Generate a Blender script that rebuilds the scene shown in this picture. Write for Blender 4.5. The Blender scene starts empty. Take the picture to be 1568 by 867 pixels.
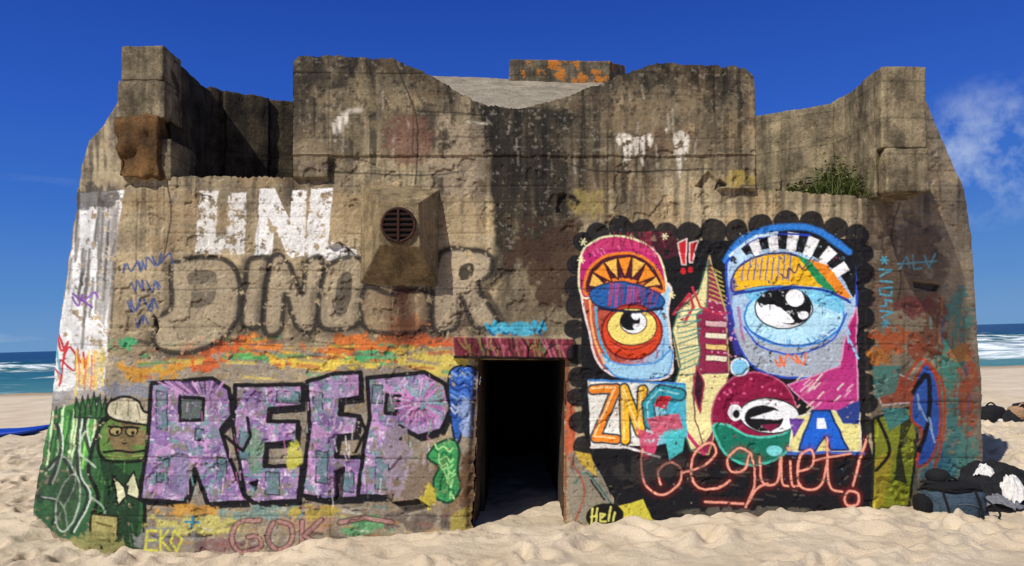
import bpy, bmesh, math, random
import numpy as np
from mathutils import Vector, Matrix
random.seed(4); rng=np.random.RandomState(7)
F=1132.0; D=6.5; S=D/F; HC=1.68; TH=math.radians(1.64)
scene=bpy.context.scene
# ------------------------------------------------------------ helpers
def c(h,k=1.0):
    v=[int(h[i:i+2],16)/255 for i in (0,2,4)]
    return np.array([(x/12.92 if x<=.04045 else ((x+.055)/1.055)**2.4)*k for x in v])
_T={}
def vn(x,y,seed):
    if seed not in _T: _T[seed]=np.random.RandomState(seed).rand(256,256)
    t=_T[seed]; xi=np.floor(x).astype(int); yi=np.floor(y).astype(int)
    fx=x-xi; fy=y-yi; fx=fx*fx*(3-2*fx); fy=fy*fy*(3-2*fy)
    a=t[yi&255,xi&255]; b=t[yi&255,(xi+1)&255]; d=t[(yi+1)&255,xi&255]; e=t[(yi+1)&255,(xi+1)&255]
    return (a*(1-fx)+b*fx)*(1-fy)+(d*(1-fx)+e*fx)*fy
def fbm(x,y,cell,o=4,seed=1,sx=1,sy=1):
    r=0;a=1;t=0;x=x/cell/sx;y=y/cell/sy
    for i in range(o):
        r=r+a*vn(x+i*17.3,y+i*9.1,seed+i);t+=a;a*=.55;x=x*2.03;y=y*2.03
    return r/t
def ss(a,b,x):
    t=np.clip((x-a)/(b-a),0,1);return t*t*(3-2*t)
# ------------------------------------------------------------ paint canvas: colour of the front wall, laid out along the wall
W,H=1568,900
XX,YY=np.meshgrid(np.arange(W)+.5,np.arange(H)+.5)
WXo=(fbm(XX,YY,14,3,50)-.5)*2.4; WYo=(fbm(XX,YY,14,3,60)-.5)*2.4
WX=XX+WXo; WY=YY+WYo
def cr(pts,closed=False,n=8):
    P=[np.array(p,float) for p in pts];out=[];m=len(P)
    rngi=range(m if closed else m-1)
    for i in rngi:
        if closed: p0,p1,p2,p3=P[i-1],P[i],P[(i+1)%m],P[(i+2)%m]
        else: p0,p1,p2,p3=P[max(i-1,0)],P[i],P[i+1],P[min(i+2,m-1)]
        for k in range(n):
            t=k/n; out.append(.5*((2*p1)+(p2-p0)*t+(2*p0-5*p1+4*p2-p3)*t*t+(3*p1-p0-3*p2+p3)*t**3))
    if not closed: out.append(P[-1])
    return out
chipN=fbm(XX,YY,9,4,70); fineN=fbm(XX,YY,3,2,80); bigN=fbm(XX,YY,60,4,90)
def blend(sl,m,col,wear):
    if wear>0:
        q=chipN[sl]*.6+fineN[sl]*.25+bigN[sl]*.15
        m=m*(1-ss(1-wear-.03,1-wear+.05,q+0.0))
    col=np.asarray(col)
    C[sl]=C[sl]*(1-m[...,None])+col*m[...,None]
def bbox(P,pad):
    xs=[p[0] for p in P];ys=[p[1] for p in P]
    return (slice(max(0,int(min(ys)-pad)),min(H,int(max(ys)+pad)+1)),slice(max(0,int(min(xs)-pad)),min(W,int(max(xs)+pad)+1)))
def pmask(P,sl,wx,wy):
    m=np.zeros(wx.shape)
    for ox,oy in ((-.25,-.25),(.25,-.25),(-.25,.25),(.25,.25)):
        ins=np.zeros(wx.shape,bool);X=wx+ox;Y=wy+oy;n=len(P)
        for i in range(n):
            x1,y1=P[i];x2,y2=P[(i+1)%n]
            if y1==y2: continue
            cnd=((y1>Y)!=(y2>Y))&(X<(x2-x1)*(Y-y1)/(y2-y1)+x1); ins^=cnd
        m+=ins*.25
    return m
def poly(P,col,a=1,smooth=False,wear=.33,ol=None,ow=2.5,grad=None,warp=1):
    if smooth: P=cr(P,True)
    sl=bbox(P,6)
    m=pmask(P,sl,XX[sl]+WXo[sl]*warp,YY[sl]+WYo[sl]*warp)*a
    cc=c(col) if isinstance(col,str) else col
    if grad is not None:
        c2,dr,p0,p1=grad; t=ss(p0,p1,(XX if dr=='x' else YY)[sl]+(bigN[sl]-.5)*25)[...,None]
        cc=cc*(1-t)+c(c2)*t
    cc=cc*(.86+.28*bigN[sl])[...,None]
    blend(sl,m,cc,wear)
    if ol: stroke(list(P)+[P[0]],ow,ol,wear=wear)
def stroke(P,w,col,a=1,soft=.8,smooth=False,wear=.3,warp=1):
    if smooth: P=cr(P)
    sl=bbox(P,w+soft*2+6)
    X=XX[sl]+WXo[sl]*warp;Y=YY[sl]+WYo[sl]*warp;d=np.full(X.shape,1e9)
    for i in range(len(P)-1):
        x1,y1=P[i];x2,y2=P[i+1];dx,dy=x2-x1,y2-y1;L=dx*dx+dy*dy+1e-9
        t=np.clip(((X-x1)*dx+(Y-y1)*dy)/L,0,1)
        d=np.minimum(d,np.hypot(X-x1-t*dx,Y-y1-t*dy))
    m=(1-ss(w/2-soft*.5,w/2+soft,d))*a
    blend(sl,m,c(col) if isinstance(col,str) else col,wear)
def ell(cx,cy,rx,ry,col,a=1,rot=0,wear=.3,ol=None,ow=2.5,a0=0,a1=360):
    P=[]
    for i in range(40):
        t=math.radians(a0+(a1-a0)*i/(40 if a1-a0==360 else 39));x=rx*math.cos(t);y=ry*math.sin(t);r=math.radians(rot)
        P.append((cx+x*math.cos(r)-y*math.sin(r),cy+x*math.sin(r)+y*math.cos(r)))
    poly(P,col,a,wear=wear,ol=ol,ow=ow)
def cloud(cx,cy,rx,ry,col,a=.9,cell=18,thr=.5,seed=200):
    sl=bbox([(cx-rx,cy-ry),(cx+rx,cy+ry)],2)
    d=np.hypot((XX[sl]-cx)/rx,(YY[sl]-cy)/ry)
    n=fbm(XX[sl],YY[sl],cell,4,seed)
    m=ss(thr-.06,thr+.06,n+.45*(1-d)-.2)*(d<1.0)*a*ss(1,.8,d)
    blend(sl,m,c(col) if isinstance(col,str) else col,.25)
def scrib(x0,y0,x1,y1,n,w,col,seed=0,amp=8,wear=.3,a=1):
    r=random.Random(seed);P=[]
    for i in range(n):
        t=i/(n-1);P.append((x0+(x1-x0)*t+r.uniform(-amp,amp)*.6,y0+(y1-y0)*t+(amp if i%2 else -amp)*r.uniform(.4,1)))
    stroke(P,w,col,smooth=True,wear=wear,a=a)
# ---- bare concrete
n1=fbm(XX,YY,120,5,10);n2=fbm(XX,YY,26,5,20);n3=fbm(XX,YY,5,3,30)
t=ss(.3,.7,n1*.55+n2*.45)[...,None]
C=c('7e6f57')*(1-t)+c('ac9a78')*t
low=ss(250,330,YY)*ss(1340,1300,XX)
C=C*(1+.22*low[...,None])
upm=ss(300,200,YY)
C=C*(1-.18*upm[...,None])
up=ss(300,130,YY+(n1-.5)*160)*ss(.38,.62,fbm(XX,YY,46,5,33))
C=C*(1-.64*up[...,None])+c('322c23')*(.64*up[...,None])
C*= (.78+.44*n3)[...,None]
st=fbm(XX,YY,11,4,40,sy=16)
C*=(1-.55*ss(.50,.66,st)*ss(460,220,YY)-.12*ss(.5,.75,st))[...,None]
st2=fbm(XX,YY,28,4,640,sy=7);C=C*(1-.40*(ss(.52,.66,st2)*ss(380,250,YY))[...,None])
warm=ss(.5,.65,fbm(XX,YY,34,4,650))*ss(620,300,YY);C=C*(1+warm[...,None]*np.array([.08,.0,-.10]))
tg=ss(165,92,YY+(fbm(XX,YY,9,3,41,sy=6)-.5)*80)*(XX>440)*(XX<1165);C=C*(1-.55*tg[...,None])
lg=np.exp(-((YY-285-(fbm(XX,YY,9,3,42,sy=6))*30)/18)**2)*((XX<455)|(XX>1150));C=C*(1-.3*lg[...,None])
cloud(700,250,56,90,'a8957a',.7,20,.38,340);cloud(700,350,62,60,'ab946f',.6,20,.38,341);cloud(520,330,60,40,'a88f68',.6,18,.4,342);cloud(270,330,60,50,'a38a66',.5,18,.4,347)
cloud(1000,165,110,50,'7a6a50',.6,16,.45,343);cloud(540,160,80,60,'7a6c50',.6,16,.45,344);cloud(900,315,70,30,'9a8560',.6,14,.4,348)
sL=752+8*(n2-.5)*2-ss(200,160,YY)*30
core=ss(-4,10,XX-sL)*ss(60,-20,XX-830-ss(200,420,YY)*25-(n2-.5)*90)*ss(150,185,YY)*ss(440,330,YY+(n2-.5)*110)
core2=ss(700,760,XX)*ss(950,880,XX+(n2-.5)*60)*ss(150,175,YY)*ss(345,290,YY+(n1-.5)*60)*.8
core3=ss(745,775,XX)*ss(900,860,XX)*ss(300,380,YY)*ss(570,480,YY)*.62
dk=np.clip(core*1.1+core2*.8+core3,0,1)*(.6+.4*ss(.25,.5,st*.5+n2*.5))
C=C*(1-.92*dk[...,None])+c('161310')*(.92*dk[...,None])*.9
spots=ss(.63,.69,fbm(XX,YY,7,3,44))*ss(340,120,YY); C*=(1-.55*spots)[...,None]
sp2=ss(.71,.75,fbm(XX,YY,5,2,47)); C=C*(1-.22*sp2[...,None])+c('b8ad98')*.22*sp2[...,None]
bareblob=lambda cx,cy,rx,ry,col,a=.6,seed=300,cell=14,thr=.45: cloud(cx,cy,rx,ry,col,a,cell,thr,seed)
bareblob(625,212,48,46,'6a4738',.7,301,7,.33);bareblob(625,212,30,30,'8a6a58',.5,312,5,.5)
bareblob(1130,275,30,16,'a58f45',.7,302); bareblob(905,308,40,30,'a3904c',.5,303)
bareblob(1010,215,75,25,'5b3f2e',.5,306); bareblob(900,150,60,30,'40352a',.6,307);bareblob(1080,230,70,50,'4a3d2e',.5,313);bareblob(500,120,60,30,'332c22',.6,314)
bareblob(850,400,90,80,'402c1f',.85,308,20,.33);bareblob(700,470,70,50,'5a4030',.6,309)
bareblob(1390,400,70,90,'5e4632',.7,310,20,.35);bareblob(470,230,50,30,'8a7a60',.5,311)
# pale mineral drips
def drip(x,y0,y1,w,a=.85):
    n=7
    for i in range(n):
        t=i/n;stroke([(x+random.uniform(-1.5,1.5),y0+(y1-y0)*t),(x+random.uniform(-1.5,1.5),y0+(y1-y0)*(t+1/n))],max(1.2,w*(1-t*.75)),'ddd4c3',a*(1-t*.4),3,wear=.45)
for x,y0,y1,w in ((948,208,232,5),(957,208,256,7),(964,210,246,6),(974,209,238,8),(984,209,252,5),(995,208,224,6),(1034,208,236,5),(1041,206,270,9),(1050,208,244,7),(514,186,216,5),(520,180,202,6),(530,174,190,4),(1018,198,214,3)): drip(x,y0,y1,w)
stroke([(552,168),(536,170),(524,176),(512,190)],5,'d0c6b2',.6,4,True,wear=.45);stroke([(716,187),(745,190)],3,'d0c6b2',.6,2,True,wear=.42)
for i in range(14):
    x=random.uniform(470,1130);y=random.uniform(120,250);stroke([(x,y),(x+random.uniform(-4,4),y+random.uniform(15,50))],random.uniform(1,3),'b5ab98',.45,2,wear=.42)
for i in range(26):
    x=random.uniform(455,1150);y=random.choice([180,240,262,300])+random.uniform(-4,4);stroke([(x,y),(x+random.uniform(-3,3),y+random.uniform(20,70))],random.uniform(2,6),'15120e',.45,4,wear=.4)
for P in ([(604,88),(615,120),(632,160),(640,200),(636,280)],[(1378,310),(1366,360),(1380,420),(1372,470)],[(255,275),(262,330),(250,400)],[(1188,180),(1196,240)],[(640,170),(745,178),(800,200)],[(505,262),(640,268),(700,262)],[(870,250),(930,262),(1090,258)]):
    stroke(P,2,'241f19',.8,1,True,wear=.25)
# ---- left face white paint
poly([(60,620),(95,480),(122,296),(190,290),(178,360),(168,470),(160,600),(130,610)],'e2e0dc',wear=.40)
poly([(150,300),(183,292),(180,380),(160,500),(146,480)],'8e8a84',.8,wear=.44)
for i in range(34):
    x=random.uniform(108,180);y=random.uniform(292,440);stroke([(x,y),(x-6,y+random.uniform(30,110))],random.uniform(1.2,4),random.choice(['6d6459','9a9188','4a443c','5d564c']),.75,2,wear=.4)
cloud(140,300,50,26,'3a342c',.8,10,.36,345)
stroke([(88,505),(100,540),(90,590)],3,'c03030');scrib(92,520,132,560,9,3,'c42f35',3,16);scrib(88,570,125,540,7,2.5,'b52a3a',4,14)
scrib(110,462,146,452,6,3,'8a5aa8',5,8);stroke([(112,450),(140,470)],3,'7f4f9d')
stroke([(85,520),(92,570)],4,'2aa5b5',.8)
for i in range(10):
    x=118+i*4.5;stroke([(x,545+random.uniform(-12,10)),(x-2,590+random.uniform(-6,15))],3,random.choice(['e8b13a','dd7a2c','e3c64a']),.9)
poly([(50,640),(70,600),(165,595),(160,630),(60,650)],'8f8a86',.8,wear=.4)
# ---- lower base coat
poly([(150,545),(720,535),(730,600),(720,830),(130,860),(40,840),(50,780),(70,640)],'938c82',.6,wear=.47)
for k,(x,y,rx,ry,col,s) in enumerate([(350,535,100,26,'d9662c',1),(450,548,90,20,'e0b23c',2),(230,565,70,26,'cf9430',3),(560,530,110,26,'d2702c',4),(640,545,70,22,'d9c053',5),(300,555,60,18,'d2622a',6),(510,555,90,16,'ddc24a',7),(195,525,35,16,'41a06a',8),(570,548,55,14,'3fae6e',9),(380,545,45,16,'58b05f',10),(680,560,60,30,'d7c25c',11),(205,595,60,20,'8d8f98',12),(630,505,60,30,'c7652f',13),(660,520,60,14,'cf5f30',14),(400,525,40,22,'e0893a',15)]):
    cloud(x,y,rx,ry,col,.92,11,.47,210+k*5)
for i in range(80):
    x=random.uniform(180,700);y=random.uniform(518,578);l=random.uniform(12,50);stroke([(x,y),(x+l,y+random.uniform(-5,5))],random.uniform(2,6),random.choice(['c9652f','dba23a','c4b04a','7d6a58','4f9a66','8c8078','b86a40','e0c860','3a342c','9a8a70']),.75,2,wear=.42)
# green lettering on left
poly([(72,632),(150,606),(168,640),(160,800),(140,838),(90,822),(50,785)],'3f7d3a',smooth=False,wear=.38,grad=('2c5a33','y',640,800))
for i in range(16):
    x=72+i*5.5;stroke([(x+8,628+random.uniform(-8,12)),(x-2,700+random.uniform(-10,30))],3.2,random.choice(['8fca5a','5aa446','1f4a26','cfe6b0']),.9)
for P in ([(70,720),(95,700),(110,740),(80,800)],[(120,640),(118,720),(135,760),(110,815)],[(60,760),(90,770),(100,810)],[(86,650),(92,690),(76,740)],[(150,610),(128,650),(140,700)]):
    stroke(P,6,'16211a',.9,smooth=True);stroke([(p[0]+4,p[1]) for p in P],2,'d5e2cf',.8,smooth=True)
ell(104,770,17,44,'34502f',.7,rot=12,ol='aab5a2',ow=2)
cloud(90,730,50,70,'20281f',.6,12,.45,346)
for i in range(7):
    x=112+i*8;poly([(x,640),(x+5+i,600+abs(i-3)*3),(x+12,640)],'2c5f2c',.95,wear=.3,ol='131c12',ow=2)
# frog figure
poly([(140,690),(135,720),(150,760),(140,800),(150,836),(214,838),(222,770),(216,735),(235,700),(225,665),(165,640),(148,660)],'2f5a30',smooth=True,ol='10160f',ow=6)
poly([(150,700),(160,735),(158,800),(170,836),(205,836),(214,770),(208,735)],'1f3a24',.9,smooth=True)
poly([(150,665),(172,638),(218,645),(237,672),(224,702),(160,704)],'5c7f3c',smooth=True,ol='10160f',ow=5)
cloud(192,670,36,30,'86704c',.95,9,.33,330)
poly([(168,640),(166,618),(190,607),(212,614),(222,630),(254,627),(252,646),(225,650)],'d2c9a8',smooth=True,ol='1b1b16',ow=4)
stroke([(176,634),(180,616)],2,'8a8464');stroke([(196,636),(197,612)],2,'8a8464');stroke([(214,640),(210,620)],2,'8a8464')
for x in (177,201): ell(x,660,9,7,'b0a068',ol='14180f',ow=2.5);ell(x+2,662,3,3,'0b0b0b');stroke([(x-11,653),(x+11,655)],3,'12160f')
stroke([(158,692),(180,690),(205,692),(228,688)],3.5,'0f140d',smooth=True);stroke([(166,698),(192,700),(218,697)],2,'a0a860',smooth=True);ell(190,677,4,3,'2a2416')
for i in range(30):
    x=random.uniform(145,222);y=random.uniform(700,830);stroke([(x,y),(x+random.uniform(-4,4),y+random.uniform(6,18))],1.6,random.choice(['4a7a44','16241a','5c8a4a','2a4a30']),.7)
poly([(172,728),(190,745),(205,722),(218,766),(196,758),(180,774)],'dddbb0',ol='10160f',ow=3);poly([(188,742),(198,742),(194,770)],'1c281e')
stroke([(138,760),(160,780),(150,812)],3,'9fb79a',.8,smooth=True);poly([(140,786),(182,790),(180,828),(138,826)],'b9ac6a',.85,ol='26260f',ow=3.5);stroke([(145,715),(120,690),(130,660)],3,'bfd0b5',.7,smooth=True);stroke([(150,800),(172,806)],3,'6a6434')
# ---- big purple letters
def letter(P,holes=()):
    for q in (8,5):
        poly([(x+q*.7,y+q) for x,y in P],'18161a',wear=.32)
    poly(P,'a088ac',wear=.28)
    sl=bbox(P,2);m=pmask(P,sl,WX[sl],WY[sl])
    n=fbm(XX[sl],YY[sl],11,3,400,sy=2);n_=fbm(XX[sl],YY[sl],15,3,410)
    blend(sl,m*ss(.48,.62,n)*.75,c('c795c2'),.25);blend(sl,m*ss(.53,.6,n_)*.7,c('755c92'),.25)
    blend(sl,m*ss(.62,.66,fbm(XX[sl],YY[sl],9,3,420))*.8,c('6a9894'),.2);blend(sl,m*ss(.66,.70,fbm(XX[sl],YY[sl],6,3,430))*.8,c('d8c4d6'),.2)
    blend(sl,m*ss(.62,.68,fbm(XX[sl],YY[sl],14,3,436))*.8,c('857a6c'),.2)
    stroke(list(P)+[P[0]],6.5,'121014',wear=.30)
    for h in holes: poly(h,'5f6a64',wear=.33,ol='121014',ow=5.5)
letter([(232,586),(325,579),(350,595),(356,635),(338,657),(352,705),(378,768),(318,772),(298,718),(284,770),(214,764),(226,680)],[[(276,607),(312,610),(310,642),(274,644)]])
letter([(360,590),(464,588),(462,622),(412,626),(410,645),(456,645),(455,675),(407,680),(404,714),(462,712),(457,766),(388,770),(374,758),(356,650)])
letter([(470,584),(512,572),(552,570),(552,608),(522,612),(520,634),(550,637),(546,665),(518,668),(514,700),(556,700),(552,762),(500,766),(462,758),(474,650)])
letter([(562,578),(650,570),(682,588),(690,625),(676,658),(640,668),(612,652),(606,690),(604,735),(594,760),(548,760),(556,690),(566,640)],[[(592,604),(612,606),(606,634),(590,632)]])
for i in range(26):
    t=i*math.pi*2/26;stroke([(642+14*math.cos(t),617+12*math.sin(t)),(642+38*math.cos(t),617+36*math.sin(t))],2.2,random.choice(['d874b4','b0508f','e2b0d8','7fb0b0']),.8)
for (x,y,w,h) in ((240,598,16,60),(366,660,16,45),(424,598,34,20),(406,722,22,36),(484,690,18,50),(522,722,20,32),(575,700,20,50),(332,700,14,40),(240,700,18,40),(570,588,16,30),(300,655,12,20),(480,600,14,30)):
    poly([(x,y),(x+w,y+2),(x+w,y+h),(x-1,y+h-2)],'4d7c78',.75,wear=.42,ol='2a2a30',ow=1.5)
for i in range(34):
    x=random.uniform(240,345);stroke([(x,584),(x-(x-315)*.5,602)],2,random.choice(['d6a3d0','4a2f5d']),.7)
for i in range(110):
    x=random.uniform(230,680);y=random.uniform(590,755);stroke([(x,y),(x+random.uniform(-6,6),y+random.uniform(8,24))],1.6,random.choice(['d9b3d6','3d2b48','7fb5b0','c06aa8','e6dcd8','5a5058']),.6,wear=.35)
cloud(450,700,14,30,'c7c24a',.8,8,.35,440);cloud(390,690,16,40,'6b8f6b',.8,8,.35,445);poly([(268,690),(290,690),(286,760),(262,752)],'8a7fa0',.8)
stroke([(345,668),(372,690),(384,668),(378,640)],5,'0e0d0f');stroke([(552,640),(560,660),(545,690)],5,'0e0d0f')
# bottom strip
for k,(x,y,rx,ry,col) in enumerate([(300,800,90,22,'c9c06a'),(560,805,50,20,'62a06a'),(640,800,70,26,'6f6257'),(410,785,90,14,'7f9a8f'),(250,825,60,22,'8b8b85'),(470,800,60,22,'b08a70'),(150,830,50,20,'8d8a52'),(350,835,70,14,'8d6a66'),(690,735,34,60,'8a6f4e'),(630,740,50,36,'7e6b58'),(480,785,60,14,'c0a84a'),(610,700,30,70,'9a8a96'),(290,782,60,12,'c99540')]):
    cloud(x,y,rx,ry,col,.9,11,.42,450+k*5)
for i in range(50):
    x=random.uniform(230,690);y=random.uniform(772,838);stroke([(x,y),(x+random.uniform(8,34),y+random.uniform(-6,6))],random.uniform(1.5,5),random.choice(['3f3630','8a7a68','b08a50','5a7a70','9a5a50','c9c3b0']),.65,2,wear=.42)
for P in ([(398,796),(365,800),(355,825),(368,845),(398,838),(396,822),(380,822)],[(418,800),(410,825),(425,842),(445,830),(445,805),(425,798)],[(462,798),(462,842)],[(492,796),(466,820),(500,842)],[(520,800),(560,792),(600,800)]):
    stroke(P,9,'4a2f2f',.8,smooth=len(P)>3);stroke(P,5,'b98a80',.85,smooth=len(P)>3)
for P in ([(240,812),(226,812),(222,842),(240,842)],[(224,827),(238,827)],[(246,812),(246,842)],[(258,812),(247,827),(260,842)],[(268,812),(262,830),(270,844),(278,826),(268,812)]): stroke(P,3.2,'d3cf4c')
stroke([(285,798),(305,800)],3,'3b96b8');stroke([(295,790),(293,810)],3,'3b96b8')
CH=[[(512,722),(528,715),(524,760),(512,768)],[(380,740),(395,735),(392,752)],[(600,770),(640,764),(660,778),(625,786)],[(505,378),(520,370),(545,390),(520,396)],[(235,480),(243,500),(238,512)],[(1100,275),(1112,285),(1095,290)],[(1398,430),(1440,436),(1432,446),(1400,440)],[(660,395),(668,430),(655,420)]]
for P in CH: poly(P,'2b241c',.85,wear=.15)
# left of door
poly([(688,572),(715,560),(738,575),(734,600),(714,640),(700,680),(690,640)],'2f62b5',smooth=True,wear=.36,ol='15171f',ow=3)
for i in range(10): scrib(692,572+i*7,726-i*2,575+i*7,4,3,random.choice(['7fa4dc','1c3f88','b8c8e0','4f7fd0']),i+300,4)
cloud(716,640,16,34,'93a8cf',.9,8,.35,520)
poly([(655,700),(668,680),(692,672),(704,690),(700,720),(706,745),(690,768),(668,762),(664,735),(672,715)],'3f9a56',smooth=True,ol='14422a',ow=3.5)
for i in range(10): scrib(664+i*3,684+i*8,694,690+i*8,5,2,random.choice(['a6e08c','1f6a3a']),i,5)
cloud(655,760,14,24,'c9b63d',.9,8,.35,530);cloud(715,745,14,60,'6d5035',.9,12,.3,535);poly([(690,790),(722,770),(722,812),(690,812)],'a8963a',.8)
# white block letters
W_='efebe3'
def bl(P,col=W_,wear=.41): poly(P,col,wear=wear,warp=1.8)
bl([(306,291),(334,292),(330,360),(347,362),(350,294),(378,294),(374,389),(298,388)],'dcd7cc',.45)
bl([(398,289),(420,287),(444,335),(447,290),(470,290),(466,392),(442,393),(420,345),(417,390),(391,390)])
bl([(476,289),(510,287),(509,300),(502,368),(546,382),(546,400),(474,398),(466,385)],wear=.45)
poly([(335,352),(350,352),(350,366),(335,366)],'8a7c68',.7)
def og(P,closed=True,fill='a8987c'):
    Q=cr(P,closed)
    if closed: Q=Q+[Q[0]]
    stroke([(x-4,y+4) for x,y in Q],15,'302b26',.5,7,wear=.40)
    if fill: poly(Q,fill,.68,wear=.36)
    stroke(Q,7,'2a2621',.9,2.6,wear=.40)
og([(268,402),(320,393),(355,405),(368,440),(362,490),(330,525),(280,540),(238,530),(240,490),(262,470),(262,420)])
poly(cr([(288,420),(326,414),(332,445),(322,466),(292,470),(294,450)],True),'5d5447',.8)
stroke([(286,442),(330,438)],10,'9a8a70',.8,3)
og([(382,400),(412,398),(405,440),(400,495),(372,498),(376,450)])
og([(415,400),(440,400),(462,450),(470,402),(494,402),(482,500),(455,500),(437,450),(430,505),(404,502)])
og([(500,410),(550,395),(560,440),(552,490),(515,505),(488,490)]);poly([(518,425),(538,420),(532,475),(512,480)],'4f473c',.8,smooth=True)
og([(560,440),(600,450),(650,445),(655,500),(600,510),(556,498)],fill='8a7558')
og([(672,392),(725,383),(752,395),(750,420),(732,440),(762,492),(728,500),(705,455),(700,498),(664,500)],fill='b0a084');poly([(705,408),(724,404),(722,424),(704,428)],'221f1b',.9,smooth=True)
stroke([(758,400),(756,430),(742,445),(772,496)],9,'241f1b',.75,4,wear=.36)
for k,(x,y) in enumerate([(190,410),(215,405),(240,398),(200,440),(225,438),(195,470),(222,468),(205,492)]):
    scrib(x,y,x+20,y-4,6,2.6,'2f4d86',k+30,10,a=.85)
scrib(745,502,835,500,14,6,'3fa8c6',50,8);scrib(750,508,830,508,12,4,'1f5f86',51,5);cloud(790,503,48,13,'54b9d0',.8,8,.4,540)
ru=np.exp(-((XX-612-(YY-430)*.12)/(22+.10*(YY-430)))**2)*ss(425,440,YY)*ss(580,480,YY)*ss(.2,.5,fbm(XX,YY,8,4,560,sy=5))
C=C*(1-.9*ru[...,None])+c('3d1b0e')*.9*ru[...,None]
sd=ss(665,675,XX)*ss(700,680,XX)*ss(380,400,YY)*ss(470,430,YY)*.4;C*=(1-sd)[...,None]
# ---- lintel
poly([(694,516),(878,519),(876,549),(697,546)],'742a36',wear=.3,warp=.3)
for i in range(30): scrib(702+i*5.6,524,712+i*5.6,540,4,2.2,random.choice(['a04a5a','4b7040','2a1a20','8a7040','a8606f','5a2028','3a1a20']),i+90,8)
stroke([(696,546),(876,549)],4,'1d1313')
stroke([(867,552),(864,690),(862,800)],9,'8a4a2a',.8,3,wear=.4);stroke([(731,552),(724,690),(718,806)],9,'4d3825',.85,3,wear=.35)
cloud(874,660,9,70,'c25a34',.9,10,.3,570)
# grime before the (newer) mural is painted
C*=(.82+.34*fbm(XX,YY,4,3,700))[...,None]
C*=(1-.28*ss(.55,.75,fbm(XX,YY,22,4,710,sy=3)))[...,None]
C0=C.copy()
# ================= mural
BK='121114'
scal=[(893,372,17),(915,353,19),(950,350,20),(985,352,20),(1020,356,19),(1055,357,20),(1092,357,19),(1128,354,18),(1165,346,19),(1205,343,20),(1243,343,18),(1280,350,20),(1312,362,19),(1325,385,14),(1322,420,18),(1326,455,16),(1322,488,18),(1326,520,16),(1328,552,15),(1323,585,18),(1328,618,16),(1322,650,20),(882,405,14),(880,437,15),(884,470,17),(880,505,15),(884,540,17),(886,575,16),(884,610,18),(888,645,17),(896,682,18),(912,712,20),(930,742,20),(958,768,18)]
poly([(890,370),(1325,365),(1325,660),(1336,700),(1334,782),(1150,790),(1005,797),(945,770),(915,720),(890,650)],BK,wear=.24)
for x,y,r in scal:
    r*=random.uniform(.85,1.12);y+=random.uniform(-3,3);ell(x,y,r,r*random.uniform(.85,1.1),BK,.96,wear=.27);stroke([(x+r*.75*math.cos(a),y+r*.75*math.sin(a)) for a in np.linspace(.3,4.6,12)],1.4,'2c2a2f',.6)
cloud(1010,375,60,24,'5a1a2a',.5,12,.4,580)
poly([(898,430),(1018,432),(1022,480),(1030,550),(1018,578),(955,577),(922,562),(905,520)],'b8503a',smooth=True,grad=('9cc8e4','x',935,1010),ol='e8d8d0',ow=3)
for i in range(22):
    x=random.uniform(985,1022);y=random.uniform(470,565);stroke([(x,y),(x+random.uniform(-8,2),y+12)],1.8,random.choice(['4a80c0','d0e4f0','b83a5a','2f5a9a']),.8)
poly([(893,455),(888,400),(903,373),(940,361),(982,370),(1010,395),(1020,440),(1000,452),(940,440)],'b81f68',smooth=True,ol='e9e6b4',ow=2.5)
poly([(896,385),(935,364),(985,372),(1008,395),(960,380)],'d0406f',.7,smooth=True)
for i in range(26):
    x=random.uniform(897,1005);y=random.uniform(370,394);stroke([(x,y),(x+3,y+7)],1.4,random.choice(['7a1548','e88ab0','8a1a3a']),.7)
poly([(898,450),(901,415),(928,392),(968,388),(1002,408),(1017,445),(985,434),(940,428)],'4a1224',smooth=True,ol='e07820',ow=4)
P_=cr([(902,438),(912,410),(938,396),(968,393),(995,408),(1012,436)],n=4)
for i in range(0,len(P_)-2,3):
    a_,b_=P_[i],P_[min(i+3,len(P_)-1)];mid=(a_+b_)/2;ctr=np.array([957,452]);tip=mid+(ctr-mid)*.55;poly([tuple(a_),tuple(b_),tuple(tip)],'e88a24' if (i//3)%2 else 'ecb450',wear=.15,ol='3c1018',ow=2,warp=.4)
poly([(903,448),(925,434),(960,432),(1010,450),(1012,470),(960,474),(915,468)],'1f5a9c',smooth=True,ol='1a2238',ow=2)
for i in range(20): stroke([(935+i*4,432+i*.8),(932+i*4+random.uniform(-2,2),468)],1.8,random.choice(['b82a50','243a80','80204a','c03a6a']),.85)
ell(968,508,46,42,'dc4520',ol='7a1f1c',ow=3);ell(968,500,38,29,'f2dc74',ol='5d2020',ow=2)
ell(970,493,20,18,'f2f4f4',ol='6a3a2a',ow=1.5);ell(965,490,15,16,'0c0c10');ell(973,483,6,6,'f6f6f6');ell(975,500,6,5,'f6f6f6')
stroke([(918,472),(968,477),(1014,472)],4,'1a1a38',smooth=True);stroke([(934,522),(968,536),(1004,520)],2,'8a2a1a',smooth=True)
poly([(918,540),(945,556),(1000,556),(1028,535),(1026,565),(1008,578),(945,576)],'a3d2ea',smooth=True,ol='3a8cd0',ow=2)
stroke([(903,460),(908,510),(925,555)],3,'f0b070',smooth=True);stroke([(912,470),(917,515),(932,550)],3,'2bb4d0',smooth=True)
for x,y in ((893,370),(1018,362),(1028,452),(890,398)):
    for a in range(3): stroke([(x-5*math.cos(a),y-5*math.sin(a)),(x+5*math.cos(a),y+5*math.sin(a))],1.5,'eee6b0')
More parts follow.
